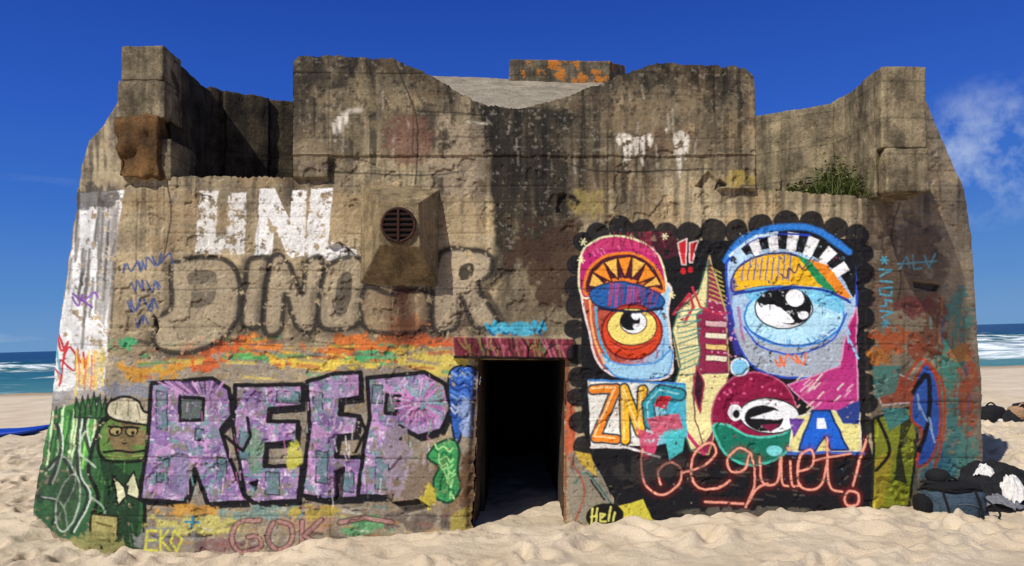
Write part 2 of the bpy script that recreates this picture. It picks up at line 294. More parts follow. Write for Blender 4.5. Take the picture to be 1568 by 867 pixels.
poly([(1038,372),(1052,366),(1050,405),(1044,405)],'cc2028',ol='e8d0c8',ow=1.5);ell(1046,415,4,5,'cc2028');poly([(1056,372),(1069,368),(1060,402),(1056,402)],'cc2028',ol='e8d0c8',ow=1.5);ell(1057,413,3.5,4.5,'cc2028')
for i in range(14):
    x=random.uniform(940,1035);stroke([(x,355),(x+random.uniform(-8,8),378)],1.6,'8a2038',.8)
poly([(1086,392),(1074,440),(1040,470),(1032,520),(1040,560),(1052,610),(1062,690),(1085,695),(1100,640),(1116,570),(1112,480)],'8f2448',wear=.2,ol='b9a070',ow=2)
poly([(1085,398),(1068,450),(1040,475),(1030,505),(1042,560),(1030,600),(1038,640),(1058,690),(1078,680),(1060,600),(1072,540),(1066,480),(1082,470)],'e8dc9c',ol='3a6a5a',ow=2)
stroke([(1032,480),(1056,450),(1062,470),(1050,490)],4,'c02f4a');stroke([(1060,440),(1072,470),(1100,480),(1120,478)],3,'c02f4a')
for i in range(13): stroke([(1036+i*.6,478+i*8),(1074-i*.4,470+i*8+random.uniform(-5,5))],1.8,random.choice(['2f8a84','1f6a70']),.9)
for i in range(8): stroke([(1086,408+i*7),(1104+i*1.2,418+i*7)],1.6,'bfb05a',.8)
for yy,w in ((490,'d8b0b0'),(508,'e8dfc0'),(526,'e8c87a'),(543,'e8dfc0')): poly([(1080,yy),(1114,yy+2),(1113,yy+11),(1080,yy+9)],w,wear=.2,ol='6a1f38',ow=1.5)
poly([(1062,572),(1118,570),(1110,600),(1092,660),(1078,684),(1064,640)],'ece09c',ol='70304a',ow=2);poly([(1066,560),(1078,585),(1072,632),(1062,600)],'3a1224',ol='a83a50',ow=2)
stroke([(1036,610),(1050,660),(1078,694)],5,'c02f66',smooth=True)
# ZNC lettering
poly([(900,582),(1050,586),(1052,668),(1005,682),(905,682)],'f0ecdf',.95,wear=.25,grad=('3ab0c8','x',960,1040))
for P,w,cc in (([(908,596),(944,594),(912,670),(944,672)],11,'ea8420'),([(958,674),(956,594),(980,662),(984,596)],11,'f0b41e'),([(1040,604),(1010,598),(992,620),(996,648),(1034,652)],15,'2a98a8')):
    stroke(P,w+6,'33424a');stroke(P,w,cc);stroke([(p[0]-2,p[1]-2) for p in P],2,'f5e0a0' if cc!='2a98a8' else 'a0dce0',.8)
stroke([(902,582),(975,584),(1048,588)],3,'3f7fc0');poly([(990,640),(1040,632),(1046,660),(1000,668)],'d04a64',.85);poly([(1006,606),(1028,606),(1020,626),(1002,622)],'b82430')
poly([(975,655),(1010,668),(1000,700),(985,705)],'c84068',.9);poly([(1015,660),(1050,655),(1045,690),(1025,705)],'4abcbc',.9)
stroke([(905,684),(960,684),(1010,700)],3,'e0d8d0')
# big face
poly([(1112,420),(1122,378),(1165,352),(1225,348),(1278,364),(1306,402),(1312,460),(1306,520),(1290,560),(1240,578),(1175,572),(1140,545),(1122,490)],'a8c4dc',smooth=True,ol='2a4cb8',ow=3)
poly([(1124,500),(1145,548),(1185,572),(1240,574),(1290,550),(1300,505),(1240,530),(1170,525)],'a8b0ba',smooth=True)
poly([(1118,400),(1128,370),(1170,352),(1230,349),(1280,365),(1308,402),(1308,455),(1285,420),(1240,390),(1180,380),(1140,392)],'101014',smooth=True)
arc=cr([(1124,398),(1150,378),(1190,368),(1235,374),(1270,395),(1300,438)],n=10)
L=[0]
for i in range(1,len(arc)): L.append(L[-1]+float(np.hypot(*(arc[i]-arc[i-1]))))
def at(s):
    s=min(max(s,0),L[-1]-.01);i=max(j for j in range(len(L)) if L[j]<=s);t=(s-L[i])/(L[i+1]-L[i]);p=arc[i]*(1-t)+arc[i+1]*t;d=arc[i+1]-arc[i];d=d/np.hypot(*d);return p,np.array([d[1],-d[0]])
s=4
while s<L[-1]-8:
    p,n=at(s);q,m=at(s+15);wI,wO=15,14
    poly([tuple(p-n*wI),tuple(p+n*wO),tuple(q+m*wO),tuple(q-m*wI)],'f6f5f2' if s>28 else 'b9d7ea',wear=.15,warp=.3);s+=29
stroke([(1112,398),(1135,368),(1185,349),(1245,350),(1300,385)],8,'2f84dc',.9,3,True);stroke([(1112,402),(1140,374),(1188,358),(1240,360)],3,'1f3fae',smooth=True);stroke([(1118,392),(1150,366),(1190,356)],4,'cfe8f6',smooth=True)
poly([(1122,445),(1126,415),(1150,396),(1190,387),(1225,392),(1245,412),(1262,440),(1200,438),(1160,440)],'e8b21c',smooth=True,ol='22306a',ow=3)
poly([(1222,390),(1262,405),(1302,460),(1282,458),(1250,430)],'1f8a54',wear=.2);poly([(1238,395),(1268,406),(1304,455),(1290,458)],'ea8820',wear=.2)
for i in range(9): stroke([(1140+i*9,398-i*1.0),(1136+i*9,428)],1.8,'2f55a8',.85)
scrib(1195,425,1240,400,7,2,'5a3a50',61,8)
ell(1216,484,76,46,'b4e0f2',ol='2a84d0',ow=3)
poly([(1140,445),(1180,438),(1260,440),(1292,462),(1285,480),(1240,462),(1160,462)],'6ac0e0',.8,smooth=True)
ell(1200,472,44,31,'f8f9f9',ol='20242c',ow=2);poly([(1160,462),(1178,446),(1215,441),(1240,456),(1238,486),(1215,497),(1184,488)],'0a0a0e',smooth=True)
ell(1217,456,14,13,'f8f8f8',rot=10);poly([(1164,472),(1184,466),(1210,484),(1214,494),(1180,490)],'f8f9f9',smooth=True);ell(1230,482,8,6,'f1f3f3')
stroke([(1124,450),(1200,440),(1262,444),(1302,462)],4,'203a94',smooth=True);stroke([(1140,500),(1165,530),(1220,542),(1275,520),(1296,480)],2.5,'2a58c0',smooth=True);stroke([(1152,508),(1190,526),(1240,526),(1280,502)],1.8,'2a50a8',smooth=True)
for i in range(22):
    a=random.uniform(.3,2.8);stroke([(1216+60*math.cos(a),484+36*math.sin(a)),(1216+72*math.cos(a),484+43*math.sin(a))],1.5,random.choice(['3f8ac8','e8f4fa','7ab8d8']),.8)
poly([(1286,560),(1298,500),(1312,470),(1313,640),(1255,634),(1206,590),(1240,577)],'b01e6a',smooth=False,grad=('c8408c','y',500,640),wear=.2,ol='d890b0',ow=2)
for i in range(30): 
    x=random.uniform(1215,1300);y=random.uniform(580,632);stroke([(x,y),(x+9,y-9)],2,random.choice(['e9b8c8','f0dcc0','c84a80','f0e8d8']),.8)
stroke([(1122,430),(1116,480),(1130,540)],8,'3a3aa0',.7,3,True);stroke([(1130,470),(1138,520)],4,'b04890',.7,smooth=True)
scrib(1182,556,1236,548,9,2.5,'e87440',62,10);scrib(1296,500,1312,545,8,2.5,'8ac8e8',63,6)
ell(1155,638,66,68,'8f1240',ol='c05a78',ow=2)
poly([(1092,655),(1112,650),(1150,668),(1200,664),(1220,640),(1216,675),(1190,702),(1150,712),(1112,695)],'0f7058',smooth=True,ol='4ac0a8',ow=3)
ell(1178,636,46,27,'f6f8f6',rot=4,ol='2a2a2a',ow=2);ell(1170,640,30,20,'100e12',rot=4);poly([(1148,640),(1186,628),(1216,634),(1190,642)],'f6f8f6');poly([(1165,650),(1195,648),(1180,662)],'7a1a40')
ell(1133,562,14,13,'84c8e8',ol='e0eef4',ow=2);ell(1126,632,10,13,'f6f6f6');ell(1128,634,5,7,'100e12');ell(1186,690,12,8,'7ad4d4')
for i in range(16):
    a=random.uniform(0,6.28);r=random.uniform(20,60);ell(1150+r*math.cos(a),620+abs(r*math.sin(a))*-.7,2,2,'d85a88')
for i in range(36): ell(random.uniform(1085,1130),random.uniform(455,560),random.uniform(.8,2),random.uniform(.8,2),'e8a0c0',.9)
for i in range(140): ell(random.uniform(900,1325),random.uniform(345,785),random.uniform(.5,1.3),random.uniform(.5,1.3),random.choice(['e8e0d8','b83a5a','5a9ac0','0f0f12']),.7)
poly([(1208,690),(1216,640),(1255,628),(1316,632),(1318,690)],'e4da8c',wear=.2,ol='e8e4c8',ow=2)
poly([(1222,688),(1245,628),(1270,628),(1298,688),(1272,688),(1262,668),(1248,690)],'1a60c8',ol='102a60',ow=3,wear=.2);poly([(1252,640),(1262,640),(1266,656),(1250,656)],'e8eef0');poly([(1280,628),(1316,612),(1316,650),(1290,648)],'2a3f88');poly([(1232,640),(1216,672),(1208,640)],'6a3f98')
stroke([(1206,694),(1260,692),(1322,694)],4,'2a6ac0')
# be quiet
BQ=[[(984,688),(982,715),(990,745),(1015,757),(1040,740),(1043,718),(1026,708),(1008,722),(1012,742)],[(1046,724),(1078,712),(1097,694),(1088,678),(1066,690),(1058,722),(1070,746),(1098,748),(1118,736)],[(1150,694),(1132,686),(1114,702),(1120,722),(1140,718),(1150,694),(1156,740),(1142,776),(1158,750),(1176,740)],[(1164,700),(1168,738),(1190,738),(1196,700),(1198,738),(1208,744)],[(1210,706),(1214,742),(1226,742)],[(1222,722),(1244,712),(1242,688),(1224,700),(1226,744),(1256,744),(1268,700)],[(1266,670),(1270,742),(1290,752)],[(1246,704),(1302,694)],[(1326,672),(1318,700),(1306,744)],[(1080,768),(1138,771)],[(1206,686),(1208,689)]]
for P in BQ: stroke(P,7,'6a1616',.5,8,True,wear=.22)
for P in BQ: stroke(P,2.8,'f0a086',1,.8,True,wear=.2)
ex=[(1292,764),(1300,752),(1314,756),(1312,772),(1298,774),(1292,764)]
stroke(ex,8,'7a1c1c',.6,6,True);stroke(ex,2.8,'f0a086',1,1,True)
for i in range(40):
    x0=random.uniform(930,1325);y0=random.uniform(700,785);stroke([(x0,y0),(x0+random.uniform(-20,20),y0+random.uniform(-4,4))],2,random.choice(['3c3a3a','4a4038','2e1a1c','5a544c']),.7)
cloud(1010,720,80,30,'33302e',.7,16,.4,600);cloud(1150,785,120,12,'6a6254',.7,12,.4,602)
poly([(872,690),(905,700),(930,745),(950,800),(880,806),(868,760)],'8d8572',.85,wear=.35);stroke([(880,740),(900,725),(935,770)],2.5,'3f6a60',smooth=True);poly([(880,690),(905,695),(915,730),(890,712)],'c9a83a',.9)
stroke([(872,700),(895,750),(880,800)],3,'a04a3a',.8,smooth=True);stroke([(905,735),(925,765)],3,'2a2a28')
poly([(946,775),(985,765),(1000,797),(948,802)],'d9cc44',.9,wear=.35)
ell(926,790,29,20,'12110d',rot=-8,wear=.25)
for P in ([(908,778),(905,802)],[(915,778),(912,800)],[(905,791),(914,789)],[(919,794),(927,788),(920,786),(919,798),(928,798)],[(935,776),(932,797)],[(941,785),(939,797)]): stroke(P,2.4,'d8d26a')
# right side graffiti
poly([(1338,640),(1405,620),(1404,690),(1392,775),(1336,782)],'a4aa2c',wear=.30,ol='22241a',ow=4)
poly([(1340,700),(1370,690),(1352,775),(1338,778)],'d0b834',.9);poly([(1380,640),(1402,632),(1380,690),(1390,740),(1370,735)],'1c1d18',.9);poly([(1350,625),(1362,660),(1392,640),(1388,625)],'4a9a90',.9)
stroke([(1345,640),(1362,690),(1342,720)],5,'181a12',smooth=True)
poly([(1338,590),(1375,572),(1408,585),(1402,615),(1350,620)],'c0522c',.8,wear=.4,ol='f0d8c8',ow=2);poly([(1336,560),(1380,560),(1372,600),(1340,610)],'3f9a88',.8,wear=.35)
for k,(x,y,rx,ry,col) in enumerate([(1365,520,40,26,'d0642a'),(1410,530,40,26,'b0502a'),(1350,545,26,18,'d08032'),(1430,500,26,60,'7a4a30'),(1455,560,30,60,'4a9a80'),(1470,480,26,50,'5a8f7c'),(1460,660,36,70,'3f8a80'),(1480,600,22,80,'b8582e'),(1440,720,36,50,'3a8f94'),(1478,700,24,60,'5fa08a'),(1420,650,26,70,'6a5a4a'),(1400,470,40,26,'7a3f36'),(1470,540,24,18,'d08a3a'),(1350,460,16,40,'8a6a50')]):
    cloud(x,y,rx,ry,col,.88,9,.44,610+k*5)
for i in range(60):
    x=random.uniform(1400,1490);y=random.uniform(450,740);stroke([(x,y),(x+random.uniform(-3,3),y+random.uniform(10,45))],random.uniform(1.2,3),random.choice(['2f7a74','7ab8a4','8a4a2a','5a4a3a','3a6a90','c98a4a']),.65,2,wear=.42)
poly([(1395,640),(1400,590),(1418,556),(1436,590),(1440,650),(1428,700),(1405,712),(1412,660)],'3a6ac0',smooth=True,ol='c8502c',ow=4,wear=.30);stroke([(1398,600),(1420,575),(1422,640),(1408,690)],7,'101218',smooth=True);stroke([(1375,600),(1400,560),(1418,552),(1446,600),(1440,690),(1418,740)],3.5,'d2552c',smooth=True)
scrib(1405,610,1432,670,8,2.5,'a8c8e8',64,8)
for x,y in ((1354,398),(1356,495)):
    for a in range(3): stroke([(x-6*math.cos(a*1.05),y-6*math.sin(a*1.05)),(x+6*math.cos(a*1.05),y+6*math.sin(a*1.05))],2,'5cc4d4')
for P in ([(1346,412),(1366,414),(1348,422)],[(1348,430),(1366,432)],[(1347,442),(1366,440),(1364,452),(1348,450),(1347,442)],[(1366,460),(1356,458),(1358,468),(1348,468)],[(1348,476),(1366,478),(1350,486)]): stroke(P,2.3,'5cc4d4')
for P in ([(1378,412),(1388,392),(1394,410)],[(1398,390),(1400,412),(1412,410)],[(1416,392),(1422,410),(1432,388)],[(1374,404),(1436,400)]): stroke(P,2,'6ab0b8',.8)
C*=(.93+.14*fbm(XX,YY,4,3,705))[...,None]
DP=np.zeros((H,W))   # + = toward viewer (m)
DP+=(fbm(XX,YY,130,3,720)-.5)*.022+(fbm(XX,YY,18,4,730)-.5)*.009+(fbm(XX,YY,3.2,2,740)-.5)*.005
hl=[112,146,179,212,241,262,286,310,331,358,387,414,443,470,500,528,556,585,614,645,672,702,731,760,790,820]
n60=fbm(XX,YY,60,3,780);n90=fbm(XX,YY,90,2,750)
for i,y in enumerate(hl):
    sl=(slice(y-10,y+45),slice(0,W));X_=XX[sl];Y_=YY[sl]
    yy=y+(n90[sl]-.5)*6;nn=vn(X_/55,Y_/55+i*7.7,801)
    g=np.exp(-((Y_-yy)/1.2)**2)*(.25+.75*ss(.35,.65,nn))*(1 if i%3==0 else .5)
    DP[sl]-=g*.006; C[sl]*=(1-.32*g)[...,None]
    bd=(ss(yy-1,yy+1,Y_)-ss(yy+25,yy+27,Y_));DP[sl]+=bd*((i*37)%7-3)*.0008;C[sl]*=(1+bd*((i*53)%9-4)*.018)[...,None]
for k,(x,y0,y1) in enumerate([(505,86,275),(632,110,240),(745,165,300),(600,390,520),(252,275,385),(1095,100,290),(395,290,400),(1312,300,380),(505,640,830),(1385,310,640),(210,290,480)]):
    sl=(slice(y0,y1),slice(x-10,x+10));xx=x+(vn(XX[sl]/40,YY[sl]/40,830+k)-.5)*5; g=np.exp(-((XX[sl]-xx)/1.1)**2); DP[sl]-=g*.005; C[sl]*=(1-.3*g)[...,None]
pit=ss(.70,.78,fbm(XX,YY,5,3,860)); DP-=pit*.006; C*=(1-.25*pit)[...,None]
br=ss(.64,.68,fbm(XX,YY,34,4,870))*(YY>230); DP-=br*.008*(1+fbm(XX,YY,5,2,872));C*=(1-.12*br)[...,None]
blk=ss(447,449,XX)*ss(1157,1155,XX)*(1-ss(238,240,YY+(n2-.5)*6)); DP+=blk*.012
cl=((XX>450)&(XX<505)&(YY<273)&(YY>236))|((XX>1095)&(XX<1155)&(YY<290)&(YY>236)); DP+=cl*.045
lin=ss(694,696,XX)*ss(879,877,XX)*ss(515,518,YY)*ss(551,548,YY); DP+=lin*.06
for P in CH+[[(1065,285),(1085,262),(1100,280),(1096,292)],[(855,300),(868,296),(865,330),(852,325)]]:
    sl=bbox(P,4);DP[sl]-=pmask(P,sl,WX[sl],WY[sl])*.04
rim=np.exp(-((XX-(735-(YY-550)*.05)+4)/7)**2)*(YY>550)*fbm(XX,YY,14,3,880);DP-=rim*.07
def samp(A,x,y):
    x=np.clip(x-.5,0,W-1.01);y=np.clip(y-.5,0,H-1.01);xi=x.astype(int);yi=y.astype(int);fx=x-xi;fy=y-yi
    if A.ndim==3: fx=fx[...,None];fy=fy[...,None]
    return (A[yi,xi]*(1-fx)+A[yi,xi+1]*fx)*(1-fy)+(A[yi+1,xi]*(1-fx)+A[yi+1,xi+1]*fx)*fy
# ------------------------------------------------------------ mesh helpers
def link(o,parent=None):
    scene.collection.objects.link(o)
    if parent: o.parent=parent
    return o
def npmesh(name,V,Fq,mat,parent=None,col=None,smooth=True):
    me=bpy.data.meshes.new(name);V=np.asarray(V,np.float32);Fq=np.asarray(Fq,np.int32)
    me.vertices.add(len(V));me.vertices.foreach_set('co',V.ravel())
    me.loops.add(Fq.size);me.loops.foreach_set('vertex_index',Fq.ravel())
    me.polygons.add(len(Fq));me.polygons.foreach_set('loop_start',np.arange(len(Fq),dtype=np.int32)*4)
    me.polygons.foreach_set('loop_total',np.full(len(Fq),4,np.int32))
    me.update(calc_edges=True)
    if smooth: me.polygons.foreach_set('use_smooth',np.ones(len(Fq),bool))
    if col is not None:
        a=me.color_attributes.new('Paint','FLOAT_COLOR','POINT');cc=np.ones((len(V),4),np.float32);cc[:,:3]=col;a.data.foreach_set('color',cc.ravel())
    me.validate();me.materials.append(mat)
    return link(bpy.data.objects.new(name,me),parent)
def nt(m): m.use_nodes=True;return m.node_tree
def mat_base(name,rough=.9):
    m=bpy.data.materials.new(name);t=nt(m);b=t.nodes['Principled BSDF'];b.inputs['Roughness'].default_value=rough;b.inputs['Specular IOR Level'].default_value=.25
    return m,t,b
def noise(t,scale,detail=5,vec=None,rough=.6):
    n=t.nodes.new('ShaderNodeTexNoise');n.inputs['Scale'].default_value=scale;n.inputs['Detail'].default_value=detail;n.inputs['Roughness'].default_value=rough
    if vec is not None: t.links.new(vec,n.inputs['Vector'])
    return n
def ramp(t,inp,stops):
    r=t.nodes.new('ShaderNodeValToRGB');t.links.new(inp,r.inputs[0])
    e=r.color_ramp.elements
    while len(e)<len(stops): e.new(.5)
    for k,(p,cc) in enumerate(stops): e[k].position=p;e[k].color=(*cc,1) if len(cc)==3 else cc
    return r
def mul(t,a,b,f=1.0,mode='MULTIPLY'):
    m=t.nodes.new('ShaderNodeMix');m.data_type='RGBA';m.blend_type=mode
    if isinstance(f,float): m.inputs[0].default_value=f
    else: t.links.new(f,m.inputs[0])
    for k,v in ((6,a),(7,b)):
        if isinstance(v,tuple): m.inputs[k].default_value=(*v,1)
        else: t.links.new(v,m.inputs[k])
    return m.outputs[2]
def bump(t,b,h,st,dist=.01):
    n=t.nodes.new('ShaderNodeBump');n.inputs['Strength'].default_value=st;n.inputs['Distance'].default_value=dist
    t.links.new(h,n.inputs['Height']);t.links.new(n.outputs[0],b.inputs['Normal'])
def objco(t): return t.nodes.new('ShaderNodeTexCoord').outputs['Object']
MW,t,b=mat_base('painted_concrete',.8);a=t.nodes.new('ShaderNodeAttribute');a.attribute_name='Paint'
co=objco(t);n=noise(t,55,6,co);r=ramp(t,n.outputs[0],[(.3,(.76,.75,.74)),(.7,(1.12,1.12,1.12))])
t.links.new(mul(t,a.outputs['Color'],r.outputs[0]),b.inputs['Base Color']);n2_=noise(t,90,6,co,.7);bump(t,b,n2_.outputs[0],.4,.008)
def concrete(name,c1,c2,dark=.5,lich=None,line=1,streak=.5):
    m,t,b=mat_base(name,.92);co=objco(t)
    n=noise(t,2.6,8,co,.65);r=ramp(t,n.outputs[0],[(.36,tuple(c(c1))),(.64,tuple(c(c2)))])
    n_=noise(t,5,8,co,.72);r2=ramp(t,n_.outputs[0],[(.44,(1,1,1)),(.60,(1-dark,)*3)])
    x=mul(t,r.outputs[0],r2.outputs[0])
    mp=t.nodes.new('ShaderNodeMapping');mp.inputs['Scale'].default_value=(9,9,.6);t.links.new(co,mp.inputs[0]);ns=noise(t,1.5,6,mp.outputs[0],.6);rs=ramp(t,ns.outputs[0],[(.48,(1,1,1)),(.66,(1-streak,)*3)]);x=mul(t,x,rs.outputs[0])
    n3_=noise(t,45,6,co,.7);r3=ramp(t,n3_.outputs[0],[(.3,(.6,.6,.6)),(.7,(1.2,1.2,1.2))]);x=mul(t,x,r3.outputs[0])
    if lich:
        nl=noise(t,9,4,co);rl=ramp(t,nl.outputs[0],[(lich,(0,0,0)),(lich+.05,(1,1,1))]);x=mul(t,x,tuple(c('b5702a')),rl.outputs[0],'MIX')
    if line:
        sp=t.nodes.new('ShaderNodeSeparateXYZ');t.links.new(co,sp.inputs[0]);w=t.nodes.new('ShaderNodeMath');w.operation='PINGPONG';w.inputs[1].default_value=.16;t.links.new(sp.outputs[2],w.inputs[0])
        rl=ramp(t,w.outputs[0],[(.0,(.6,.6,.6)),(.010,(1,1,1))]);x=mul(t,x,rl.outputs[0])
    t.links.new(x,b.inputs['Base Color']);nb=noise(t,30,8,co,.75);bump(t,b,nb.outputs[0],.8,.025)
    return m
MC=concrete('weathered_concrete','786b55','ad9b78',.55);MCd=concrete('shaded_stained_concrete','3a3226','66573f',.65);MR=concrete('roof_concrete','8f8472','a89c86',.25,None,0,.15);ML=concrete('lichen_concrete','5a5244','857860',.5,.54);MBk=concrete('broken_concrete','5a4126','8a653a',.5,None,0,.3)  # darker stained copy has the left recess's shade put into its colour
MV=concrete('vent_concrete','7d6c50','a8926c',.5,None,0,.35)
# ------------------------------------------------------------ bunker
BK_=bpy.data.objects.new('concrete_bunker',None);link(BK_);BK_.location=(0,0,HC);BK_.rotation_euler=(0,TH,0)
def pos(px,py,y): k=S*(1+y/D);return ((px-784)*k,y,(517-py)*k)
ip=np.interp
def silL(p): return ip(p,[140,170,190,215,245,290,400,520,640,700,785,900],[186,172,160,138,128,120,105,90,75,63,50,40])
def corL(p): return ip(p,[70,290,600,900],[190,188,158,128])
def silR(p): return ip(p,[105,155,190,220,290,360,430,560,700,900],[1415,1418,1432,1445,1476,1488,1492,1500,1505,1510])
def corR(p): return ip(p,[70,290,600,900],[1317,1318,1332,1345])
tx=[188,300,446,448.2,449.5,458,520,600,625,660,700,745,790,830,880,940,980,1012,1060,1140,1150,1154,1156,1158,1230,1318]
ty=[270,270,272,272,96,86,87,89,100,118,140,162,168,159,143,119,104,97,99,103,112,118,150,291,294,302]
def top(px):
    T=ip(px,tx,ty);T=np.where(px<188,140,T);T=np.where((px>=1318)&(px<1395),303,T);T=np.where(px>=1395,157,T)
    return T+(fbm(px,px*0+3,14,4,900)-.5)*8+(fbm(px,px*0+8,4,2,905)-.5)*4
ST=1.12
py=np.arange(70,880,ST)
NL,NF,NR=66,1010,130
PY=np.repeat(py[:,None],NL+NF+NR,1)
cl_,sl_,cr_,sr_=corL(py),silL(py),corR(py),silR(py)
sl_=sl_+(fbm(py,py*0+5,20,3,906)-.5)*5;sr_=sr_+(fbm(py,py*0+15,20,3,907)-.5)*5
cols=[];Yd=[]
for j in range(NL):
    t_=1-j/NL;cols.append(cl_+(sl_-cl_)*(1-(1-t_)**1.25));Yd.append(1.25*t_+0*py)
for j in range(NF+1):
    t_=j/NF;cols.append(cl_+(cr_-cl_)*t_);Yd.append(0*py)
for j in range(1,NR):
    t_=j/(NR-1);cols.append(cr_+(sr_-cr_)*(1-(1-t_)**1.2));Yd.append(1.45*t_+0*py)
PX=np.stack(cols,1);YD=np.stack(Yd,1);T=top(PX);cl2=PY<T;PYc=np.where(cl2,T,PY)
nr,nc=PX.shape
k=S*(1+YD/D);Xw=(PX-784)*k;Zw=(517-PYc)*k
Yw=YD-samp(DP,PX,PYc)
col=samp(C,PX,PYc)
idx=np.arange(nr*nc).reshape(nr,nc)
f=np.stack([idx[:-1,:-1],idx[1:,:-1],idx[1:,1:],idx[:-1,1:]],-1)
keep=~(cl2[:-1,:-1]&cl2[1:,:-1]&cl2[1:,1:]&cl2[:-1,1:])
door=[(735,550),(866,550),(864,700),(862,900),(718,900),(722,815),(727,700)]
cx=(PX[:-1,:-1]+PX[1:,1:])/2;cy=(PYc[:-1,:-1]+PYc[1:,1:])/2
jag=(fbm(cx,cy,9,3,910)-.5)*9*(cx<790)
keep&=~(pmask(door,None,cx+jag,cy)>.5)
V=np.stack([Xw,Yw,Zw],-1).reshape(-1,3)
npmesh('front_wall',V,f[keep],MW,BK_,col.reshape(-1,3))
TP=T[0];rowi=np.clip(((TP-70)/ST).astype(int),0,nr-1);cidx=np.arange(nc)
Xt=PX[rowi,cidx];Yt0=YD[rowi,cidx];Tt=top(Xt);kk=S*(1+Yt0/D);xt=(Xt-784)*kk;zt=(517-Tt)*kk;yf=Yt0-samp(DP,Xt,Tt)
rows=[np.stack([xt,yf+o,zt+(fbm(xt*100,xt*0+o*40,12,3,920)-.5)*.02*(o>0)],-1) for o in (0,.08,.16,.26,.36,.45)]+[np.stack([xt,yf+.46,zt-.3*q],-1) for q in (1,2,3,4)]
V=np.concatenate(rows);m=len(rows);idx=np.arange(m*nc).reshape(m,nc);f=np.stack([idx[:-1,:-1],idx[:-1,1:],idx[1:,1:],idx[1:,:-1]],-1)
ok=((np.hypot(np.diff(xt),np.diff(zt))<2)&(np.abs(np.diff(Xt))<6)&(Xt[1:]>189)&(Xt[1:]<1390))[None,:].repeat(m-1,0)
npmesh('parapet_top',V,f[ok],MC,BK_)
def hexa(name,P,mat,cuts=14,amp=.012,parent=BK_,seed=0,bev=.012):
    bm=bmesh.new();v=[bm.verts.new(p) for p in P]
    for q in ((3,2,1,0),(4,5,6,7),(0,1,5,4),(1,2,6,5),(2,3,7,6),(3,0,4,7)): bm.faces.new([v[i] for i in q])
    bmesh.ops.recalc_face_normals(bm,faces=bm.faces)
    bmesh.ops.bevel(bm,geom=list(bm.edges),offset=bev,segments=2,affect='EDGES',profile=.6)
    bmesh.ops.subdivide_edges(bm,edges=[e for e in bm.edges if e.calc_length()>.08],cuts=cuts,use_grid_fill=True)
    bm.normal_update()
    X=np.array([q.co[:] for q in bm.verts])
    a=(fbm(X[:,0]*100+X[:,1]*83,X[:,2]*100+X[:,1]*57,9,4,930+seed)-.5)*2*amp+(fbm(X[:,0]*100+X[:,1]*83,X[:,2]*100+X[:,1]*57,30,3,940+seed)-.5)*2.4*amp
    ns=[q.normal.copy() for q in bm.verts]
    for q,n_,d in zip(bm.verts,ns,a): q.co+=n_*d
    me=bpy.data.meshes.new(name);bm.to_mesh(me);bm.free();me.polygons.foreach_set('use_smooth',np.ones(len(me.polygons),bool));me.materials.append(mat)
    return link(bpy.data.objects.new(name,me),parent)
def box(name,x0,x1,y0,y1,z0,z1,mat,**k):
    return hexa(name,[(x0,y0,z0),(x1,y0,z0),(x1,y1,z0),(x0,y1,z0),(x0,y0,z1),(x1,y0,z1),(x1,y1,z1),(x0,y1,z1)],mat,**k)
zz=lambda p,y=0:(517-p)*S*(1+y/D)
xx_=lambda p,y=0:(p-784)*S*(1+y/D)
box('wing_wall_left_cap',xx_(190),xx_(254),-.05,.3,zz(125),zz(73),MC,seed=1,amp=.011)
box('wing_wall_left_post',xx_(186),xx_(256),-.045,.3,zz(182),zz(126),MC,seed=2,amp=.014)
box('wing_wall_left_broken',xx_(184),xx_(246),-.06,.3,zz(272),zz(181),MBk,seed=3,amp=.045)
hexa('wing_wall_left',[(xx_(200),.28,zz(280)),(xx_(254),.1,zz(280)),(xx_(254),1.0,zz(280)),(xx_(200),1.0,zz(280)),(xx_(200),.28,zz(90)),(xx_(254),.1,zz(80)),(xx_(254),1.0,zz(82)),(xx_(200),1.0,zz(90))],MCd,seed=4,amp=.014)
box('wing_wall_left_kerb',xx_(246),xx_(262),.0,.5,zz(275),zz(212),MC,seed=14,amp=.015)
def wallseg(name,p0,y0,t0,p1,y1,t1,th,mat,seed,bot=320):
    a=Vector((xx_(p0,y0),y0,0));b_=Vector((xx_(p1,y1),y1,0));d=(b_-a).normalized();n_=Vector((-d.y,d.x,0))*th
    z0,z1=zz(t0,y0),zz(t1,y1);zb=zz(bot)
    P=[(a.x,a.y,zb),(b_.x,b_.y,zb),(b_.x+n_.x,b_.y+n_.y,zb),(a.x+n_.x,a.y+n_.y,zb),(a.x,a.y,z0),(b_.x,b_.y,z1),(b_.x+n_.x,b_.y+n_.y,z1),(a.x+n_.x,a.y+n_.y,z0)]
    hexa(name,P,mat,seed=seed,amp=.016)
wallseg('recess_wall_left_a',322,1.0,131,345,1.12,140,.4,MCd,5)
wallseg('recess_wall_left_b',345,1.06,138,412,1.32,150,.4,MCd,6)
wallseg('recess_wall_left_c',412,1.36,152,520,1.7,163,.4,MCd,7)
wallseg('recess_wall_right_a',1100,1.55,184,1196,1.1,171,.4,MC,8)
wallseg('recess_wall_right_b',1196,1.06,170,1276,.8,159,.4,MC,9)
wallseg('recess_wall_right_c',1274,.85,157,1292,.66,148,.35,MC,10)
box('wing_wall_right_post',xx_(1346),xx_(1414),-.05,.32,zz(228),zz(105),MC,seed=11,amp=.011)
box('wing_wall_right_base',xx_(1352),xx_(1416),-.07,.32,zz(296),zz(230),MC,seed=12,amp=.014)
